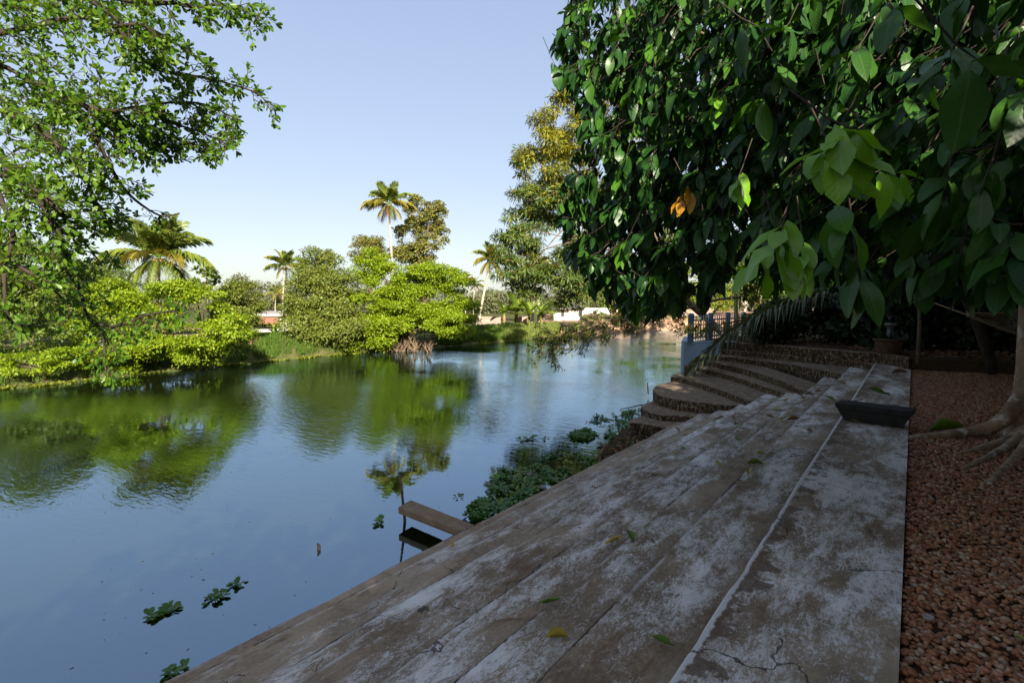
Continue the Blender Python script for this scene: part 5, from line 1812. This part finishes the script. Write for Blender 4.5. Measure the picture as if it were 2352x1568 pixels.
# stone plank over the water
pk_ = thing('stone_plank', 'brown stone plank jutting out from the steps over the water', 'plank', on(1010, 1180, ZT[8]))
zt8 = ZT[8] - .006
c1, c2, c3, c4 = on(915, 1163, zt8), on(945, 1147, zt8), on(1135, 1221, zt8), on(1105, 1237, zt8)
v1 = (c2 - c1)
obj('slab', slab([(c.x, c.y) for c in (c1, c4, c3, c2)], zt8 - .095, zt8, M['plank'], 'slab', 2, .006), pk_)
sx = on(1040, 1225, 0)
obj('support', slab([(sx.x, sx.y), (sx.x + .3, sx.y - .1), (sx.x + .34, sx.y + .1), (sx.x + .04, sx.y + .2)], -.6, zt8 - .096, M['bench'], 'support', 2, .01), pk_)

# stick standing in the water behind the plank
s0, s1 = on(931, 1206, 0), None
s0 = on(930, 1196, 0)
s1 = at(917, 1086, depth(s0) + .05)
tag(obj('stick', MB().tube([s0 - Vector((0, 0, .8)), s0, s0.lerp(s1, .6) + Vector((.01, 0, 0)), s1], [.022, .021, .018, .012], 7, wob=.1).mesh('stick', M['bark'], True)), 'thin brown stick standing upright in the water behind the plank', 'stick')
s0 = on(731, 1262, 0)
tag(obj('stick', MB().tube([s0 - Vector((0, 0, .3)), s0 + Vector((0, .01, .05)), at(729, 1247, depth(s0))], [.018, .02, .008], 6).mesh('stick', M['bark_dark'], True)), 'short black twig poking out of the open water', 'stick')
s0, s1 = on(1424, 940, .02), on(1476, 929, .16)
tag(obj('stick', MB().tube([s0, s1], [.012, .018], 6).mesh('stick', M['bark_dark'], True)), 'dark bamboo pole lying from the lowest curved step into the water', 'stick')
s0 = on(1489, 905, .1)
tag(obj('stick', MB().tube([s0, at(1487, 878, depth(s0))], [.02, .014], 6).mesh('stick', M['bark_dark'], True)), 'upright dark stick at the corner of the curved steps', 'stick')

# water hyacinth
HY = blade([(0, .1), (.1, .1), (.3, .12), (.42, .6), (.65, 1), (.88, .75), (1, 0.0)], .30, .25, .25)


def hyacinth_leaves(centres, seed, size=.12):
    r = np.random.default_rng(seed)
    P, D, N = [], [], []
    for (p, k) in centres:
        for i in range(k):
            an = r.uniform(0, 6.28)
            o_ = np.array([math.cos(an), math.sin(an), 0])
            P.append(np.array(p) + o_ * r.uniform(0, .03))
            D.append(o_ * r.uniform(.5, 1.1) + np.array([0, 0, r.uniform(.25, .9)]))
            N.append(o_ * -.55 + np.array([0, 0, .8]) + r.normal(size=3) * .2)
    n = len(P)
    return np.array(P), frames(np.array(D), np.array(N)), size * r.uniform(.7, 1.25, n)


def mat_points(polys, n, seed):
    r = np.random.default_rng(seed)
    out = []
    while len(out) < n:
        poly = polys[r.integers(0, len(polys))]
        xs_, ys_ = [p[0] for p in poly], [p[1] for p in poly]
        x, y = r.uniform(min(xs_), max(xs_)), r.uniform(min(ys_), max(ys_))
        if inpoly(x, y, poly):
            g = math.sin(x * .09 + y * .05) + math.sin(x * .031 - y * .11 + 1)
            if g < -.5 and r.random() < .8: continue
            p = on(x, y, .0)
            out.append(((p.x, p.y, -.005), int(r.integers(4, 8))))
    return out


mats_px = [[(1075, 1185), (1085, 1165), (1110, 1150), (1122, 1172), (1120, 1195), (1095, 1200)],
           [(1108, 1150), (1125, 1078), (1165, 1075), (1200, 1088), (1232, 1065), (1252, 1040), (1275, 1050), (1290, 1022), (1330, 1008), (1385, 1018), (1405, 1035), (1375, 1060), (1340, 1085), (1290, 1110), (1240, 1138), (1180, 1165), (1130, 1190)],
           [(1110, 1150), (1140, 1085), (1240, 1070), (1300, 1045), (1300, 1100), (1200, 1150), (1140, 1180)],
           [(1348, 968), (1365, 955), (1420, 946), (1470, 940), (1480, 955), (1470, 985), (1440, 1000), (1405, 1015), (1380, 1000), (1385, 985)],
           [(1308, 1000), (1325, 992), (1350, 985), (1370, 1000), (1345, 1012), (1318, 1012)]]
pts_ = mat_points(mats_px, 640, 41)
P, R, sz = hyacinth_leaves(pts_, 42, .092)
pxs = np.array([pix(p) for p in P])
sun_fleck = (np.hypot((pxs[:, 0] - 1308) / 26, (pxs[:, 1] - 1058) / 20) < rng.uniform(.5, 1.2, len(P)))  # sun fleck painted on the mat as a patch of yellow leaves
tag(obj('water_hyacinth', scatter(HY, P, R, sz, [M['hyacinth'], M['hyacinth_fleck']], 'water_hyacinth', sun_fleck.astype(int))), 'mat of water hyacinth floating along the lowest step', 'water plants', kind='stuff')
hy_me = scatter(HY, np.zeros((1, 3)), np.eye(3)[None], np.ones(1), M['hyacinth'], 'hyacinth_leaf')


def clump(label, px, seed, size=.12):
    cs = [((lambda p: (p.x, p.y, -.005))(on(x, y, 0)), k) for x, y, k in px]
    P, R, sz = hyacinth_leaves(cs, seed, size)
    root = thing('hyacinth_clump', label, 'water plant', cs[0][0], 'loose hyacinth clumps on the pond')
    for i in range(len(P)):
        obj('leaf', hy_me, root, Matrix([[*(R[i][r] * sz[i]), P[i][r]] for r in range(3)] + [[0, 0, 0, 1]]))


clump('largest loose hyacinth clump floating at the lower left of the pond', [(345, 1418, 6), (358, 1414, 7), (372, 1408, 9), (385, 1402, 10), (393, 1397, 9), (378, 1415, 7)], 1, .085)
clump('straggling hyacinth clump in the middle of the lower left water', [(482, 1380, 7), (495, 1374, 8), (508, 1368, 8), (518, 1364, 6)], 2, .085)
clump('small hyacinth clump just behind the straggling one', [(540, 1345, 9), (550, 1340, 9)], 3, .08)
clump('hyacinth clump cut by the bottom edge beside the steps', [(385, 1552, 8), (400, 1546, 9), (418, 1550, 7), (425, 1535, 3)], 4, .085)
clump('tiny hyacinth rosette left of the stone plank', [(868, 1201, 8), (874, 1198, 7)], 5, .1)
clump('hyacinth rosette at the tip of the stone plank', [(1052, 1252 - 110, 5)], 6, .09)
clump('lone hyacinth clump far out on the open blue water', [(1200, 1008, 7), (1212, 1007, 8), (1224, 1006, 7)], 7, .12)
clump('tiniest hyacinth sprig right of the lone clump on open water', [(1252, 1007, 5)], 8, .1)

r = np.random.default_rng(61)
P = np.array([tuple(on(r.uniform(150, 1300), 900 + 640 * r.random() ** .7, .004)) for _ in range(150)])
P = P[(P[:, 0] < XE[8] - .1)]
n = len(P)
tag(obj('floating_debris', scatter(LEAF_THIN, P, frames(r.normal(size=(n, 3)) * np.array([1, 1, .02]), r.normal(size=(n, 3)) * .1 + np.array([0, 0, 1])), r.uniform(.012, .05, n), M['litter'], 'floating_debris')), 'specks of dry leaf and scum floating on the calm water', 'debris', kind='stuff')

# muddy litter shoal at the foot of the curved steps
mp_ = [on(x, y, 0) for x, y in [(1360, 1062), (1385, 1030), (1410, 1005), (1440, 985), (1475, 970), (1480, 1000), (1440, 1030), (1400, 1055)]]
c_ = sum(mp_, Vector()) / len(mp_)
v = [(p.x, p.y, -.08) for p in mp_] + [tuple(p.lerp(c_, .4) + Vector((0, 0, .1 + random.uniform(-.03, .03)))) for p in mp_] + [(c_.x, c_.y, .14)]
k = len(mp_)
f = [(i, (i + 1) % k, k + (i + 1) % k, k + i) for i in range(k)] + [(k + i, k + (i + 1) % k, 2 * k) for i in range(k)]
structure('mud_shoal', MB().add(v, f).mesh('mud_shoal', M['bed'], True))
P = []
r = np.random.default_rng(8)
while len(P) < 420:
    x, y = r.uniform(1365, 1480), r.uniform(968, 1060)
    if inpoly(x, y, [(1360, 1062), (1385, 1030), (1410, 1005), (1440, 985), (1475, 970), (1480, 1000), (1440, 1030), (1400, 1055)]):
        p = on(x, y, .09)
        P.append((p.x, p.y, r.uniform(.05, .15)))
P = np.array(P)
n = len(P)
tag(obj('shore_litter', scatter(BIGL[1], P, frames(r.normal(size=(n, 3)) * np.array([1, 1, .3]), r.normal(size=(n, 3)) * .5 + np.array([0, 0, 1])), .12 * r.uniform(.5, 1.2, n), [M['litter'], M['hyacinth']], 'shore_litter', (r.random(n) < .25).astype(int))), 'dead leaves washed up at the foot of the curved steps', 'leaf litter', kind='stuff')


def stone(label, x, y, s, z=0.0, flat=.55):
    p = on(x, y, z)
    v = [(p.x + s * a * random.uniform(.8, 1.2), p.y + s * .8 * b_ * random.uniform(.8, 1.2), p.z + s * flat * c * random.uniform(.8, 1.2)) for a, b_, c in ico]
    tag(obj('stone', MB().add(v, icf).mesh('stone', M['stone_pale'], True)), label, 'stone')


stone('pale oblong stone among the hyacinth against the step edge', 1247, 1120, .085)
stone('small pale stone in the hyacinth beside the leaves coloured as a sun fleck', 1216, 1088, .07)
stone('white pebble floating clear of the left end of the hyacinth mat', 1117, 1111, .05, .01)
stone('brown stone on the litter shoal near the curved steps', 1376, 1018, .07, .05)

# fallen leaves on the terrace
FL_ = {}
for nm, cols in (('green', [(0.07, 0.14, 0.015), (0.12, 0.19, 0.02)]), ('yellow', [(0.40, 0.30, 0.02), (0.33, 0.25, 0.02)]), ('brown', [(0.16, 0.085, 0.04), (0.22, 0.13, 0.06)]), ('pale', [(0.26, 0.33, 0.09), (0.30, 0.36, 0.12)])):
    FL_[nm] = leaf_mat('fallen_' + nm, cols, .2, .5, .3)
CUR = {'flat': blade([(0, .03), (.1, .3), (.3, .85), (.5, 1), (.75, .75), (.92, .3), (1, 0)], .22, .25, -.15),
       'curl': blade([(0, .03), (.1, .3), (.3, .85), (.5, 1), (.75, .75), (.92, .3), (1, 0)], .17, 1.1, -.35, .3, .5),
       'fold': blade([(0, .03), (.1, .3), (.3, .85), (.5, 1), (.75, .75), (.92, .3), (1, 0)], .2, 1.5, .1, .2, -.3)}
FME = {}


def level_at(x, y):
    """tread that shows at picture point (x, y)"""
    for i in range(9):
        p = on(x, y, ZT[i])
        xin = 0.03 if i == 0 else XE[i - 1]
        if XE[i] <= p.x <= xin + .001: return p
    return on(x, y, ZT[8])


def fallen(label, x, y, L, rz, col, cur, group=None, tilt=0.0, p=None):
    if (col, cur) not in FME:
        FME[col, cur] = scatter(CUR[cur], np.zeros((1, 3)), np.eye(3)[None], np.ones(1), FL_[col], 'fallen_leaf')
    q = p or level_at(x, y)
    o = obj('fallen_leaf', FME[col, cur])
    o.matrix_basis = Matrix.Translation(q + Vector((0, 0, .006 + (.02 if cur != 'flat' else 0.004)))) @ Matrix.Rotation(YAW + rz, 4, 'Z') @ Matrix.Rotation(tilt, 4, 'X') @ Matrix.Diagonal((L * 1.35, L * 1.35, L * 1.35, 1)) @ Matrix.Translation((0, -.5, 0))
    tag(o, label, 'leaf', group)


fallen('curled yellow green leaf lying nearest the middle of the lower treads', 1262, 1396, .105, -1.75, 'green', 'curl')
fallen('dark green leaf tipped up on its edge beside a curled yellow leaf', 1446, 1237, .115, .3, 'green', 'fold', tilt=.5)
fallen('slim curled yellow leaf beside the upturned green leaf', 1410, 1252, .115, -1.3, 'yellow', 'curl')
fallen('folded yellow green leaf with brown rim near the bottom edge', 1280, 1470, .10, -1.4, 'yellow', 'fold')
fallen('narrow curled green leaf lowest down on the broad tread', 1522, 1490, .085, 1.4, 'green', 'curl')
fallen('bright yellow leaf lying right in front of the stone bench', 1972, 971, .20, 1.9, 'yellow', 'flat')
fallen('long green leaf on the top strip behind the stone bench', 2018, 909, .27, 1.5, 'green', 'curl')
fallen('small green leaf at the left end of the stone bench', 1908, 922, .14, .8, 'green', 'curl')
fallen('pale green leaf lying flat on the third tread before the curved steps', 1782, 941, .20, -1.5, 'pale', 'flat')
fallen('brown curled leaf on the low tread below the curved steps', 1653, 967, .17, -1.4, 'brown', 'curl')
fallen('blackened leaf lump left of the bench', 1823, 966, .16, 1.2, 'brown', 'fold')
fallen('yellowish leaf beside the blackened leaf lump', 1798, 968, .15, -1.6, 'pale', 'curl')
fallen('black leaf at the far end of the top strip', 2065, 857, .22, 1.3, 'brown', 'fold')
fallen('brown green leaf in the middle of the third tread', 1733, 1068, .12, 1.3, 'green', 'fold')
fallen('small yellow leaf on the brown coping by the stone plank', 1040, 1253, .07, .3, 'yellow', 'flat')
fallen('tiny yellow leaf on the tread above the hyacinth mat', 1420, 1025, .09, 1.5, 'pale', 'flat')
fallen('pinkish brown leaf on the pale coping below the curved steps', 1556, 991, .12, .6, 'brown', 'curl')
grp = 'small fallen leaves scattered over the treads'
SMALL = ['yellow curl of a leaf just left of the brown curled leaf', 'pale folded leaf right beside the brown curled leaf', 'green folded leaf a step right of the brown curled leaf', 'brown curled leaf above the green folded leaf near the curved steps',
         'brown curled leaf just left of the blackened leaf lump', 'yellow leaf where the third curved step meets the treads', 'yellow curled leaf midway between the curved steps and the bench', 'brown folded leaf upslope of the midway yellow curl',
         'reddish brown folded leaf close to the foot of the second curved step', 'pale leaf flat on the second tread near the curved steps', 'brown curled leaf on the second tread close to the white edge line', 'slim yellow curl behind the large pale green leaf',
         'small green leaf just behind the large pale green leaf', 'brown leaf flat on the coping next to the pinkish brown leaf', 'yellow leaf flat on the middle treads right of the hyacinth mat', 'pale folded leaf in front of the blackened leaf lump',
         'pale leaf lying nearest the outer edge above the hyacinth mat', 'yellow leaf in front of the brown green folded leaf', 'green leaf flat on the middle treads below the bench end', 'green leaf flat beside the middle yellow leaf',
         'yellow leaf flat on the treads across from the hyacinth mat', 'brown leaf flat on the second tread left of the bench', 'yellow folded leaf nearest the foreground on the third tread', 'brown leaf flat on the lower treads across from the stone plank']
for k, (x, y, c, cu) in enumerate([(1594, 961, 'yellow', 'curl'), (1639, 970, 'pale', 'fold'), (1690, 977, 'green', 'fold'), (1684, 965, 'brown', 'curl'), (1770, 963, 'brown', 'curl'),
                                   (1814, 910, 'yellow', 'flat'), (1845, 919, 'yellow', 'curl'), (1858, 907, 'brown', 'fold'), (1879, 901, 'brown', 'fold'), (1900, 885, 'pale', 'flat'), (1938, 884, 'brown', 'curl'), (1805, 923, 'yellow', 'curl'),
                                   (1822, 929, 'green', 'flat'), (1573, 999, 'brown', 'flat'), (1632, 1026, 'yellow', 'flat'), (1748, 1046, 'pale', 'fold'), (1568, 1028, 'pale', 'flat'), (1651, 1067, 'yellow', 'flat'), (1694, 1007, 'green', 'flat'),
                                   (1612, 1032, 'green', 'flat'), (1550, 1040, 'yellow', 'flat'), (1860, 990, 'brown', 'flat'), (1720, 1090, 'yellow', 'fold'), (1500, 1090, 'brown', 'flat')]):
    fallen(SMALL[k], x, y, rng.uniform(.08, .13), rng.uniform(0, 6.28), c, cu, grp)
fallen('small yellow leaf on the second curved step from the blue wall', 1776, 901, .12, .4, 'yellow', 'flat', p=so(1778, 901, ZT[2]))
fallen('dull green leaf lying on the gravel beyond the bench', 2195, 1010, .32, 1.5, 'green', 'fold', p=so(2365, 1075, gz + .03))
fallen('bright green leaf on the pebbles at the lower right edge', 2345, 1480, .05, 1.5, 'pale', 'curl', p=so(2552, 1613, gz + .03))
# half shell on the gravel
hp = so(2320, 1550, gz + .022)
tag(obj('seed_shell', MB().lathe([(.005, 0), (.014, .003), (.022, .013), (.024, .024), (.021, .024), (.012, .008), (.003, .005)], hp, 14).mesh('seed_shell', M['stone_pale'], True)), 'open pale half shell lying on the pebbles beside the cement edge', 'shell')
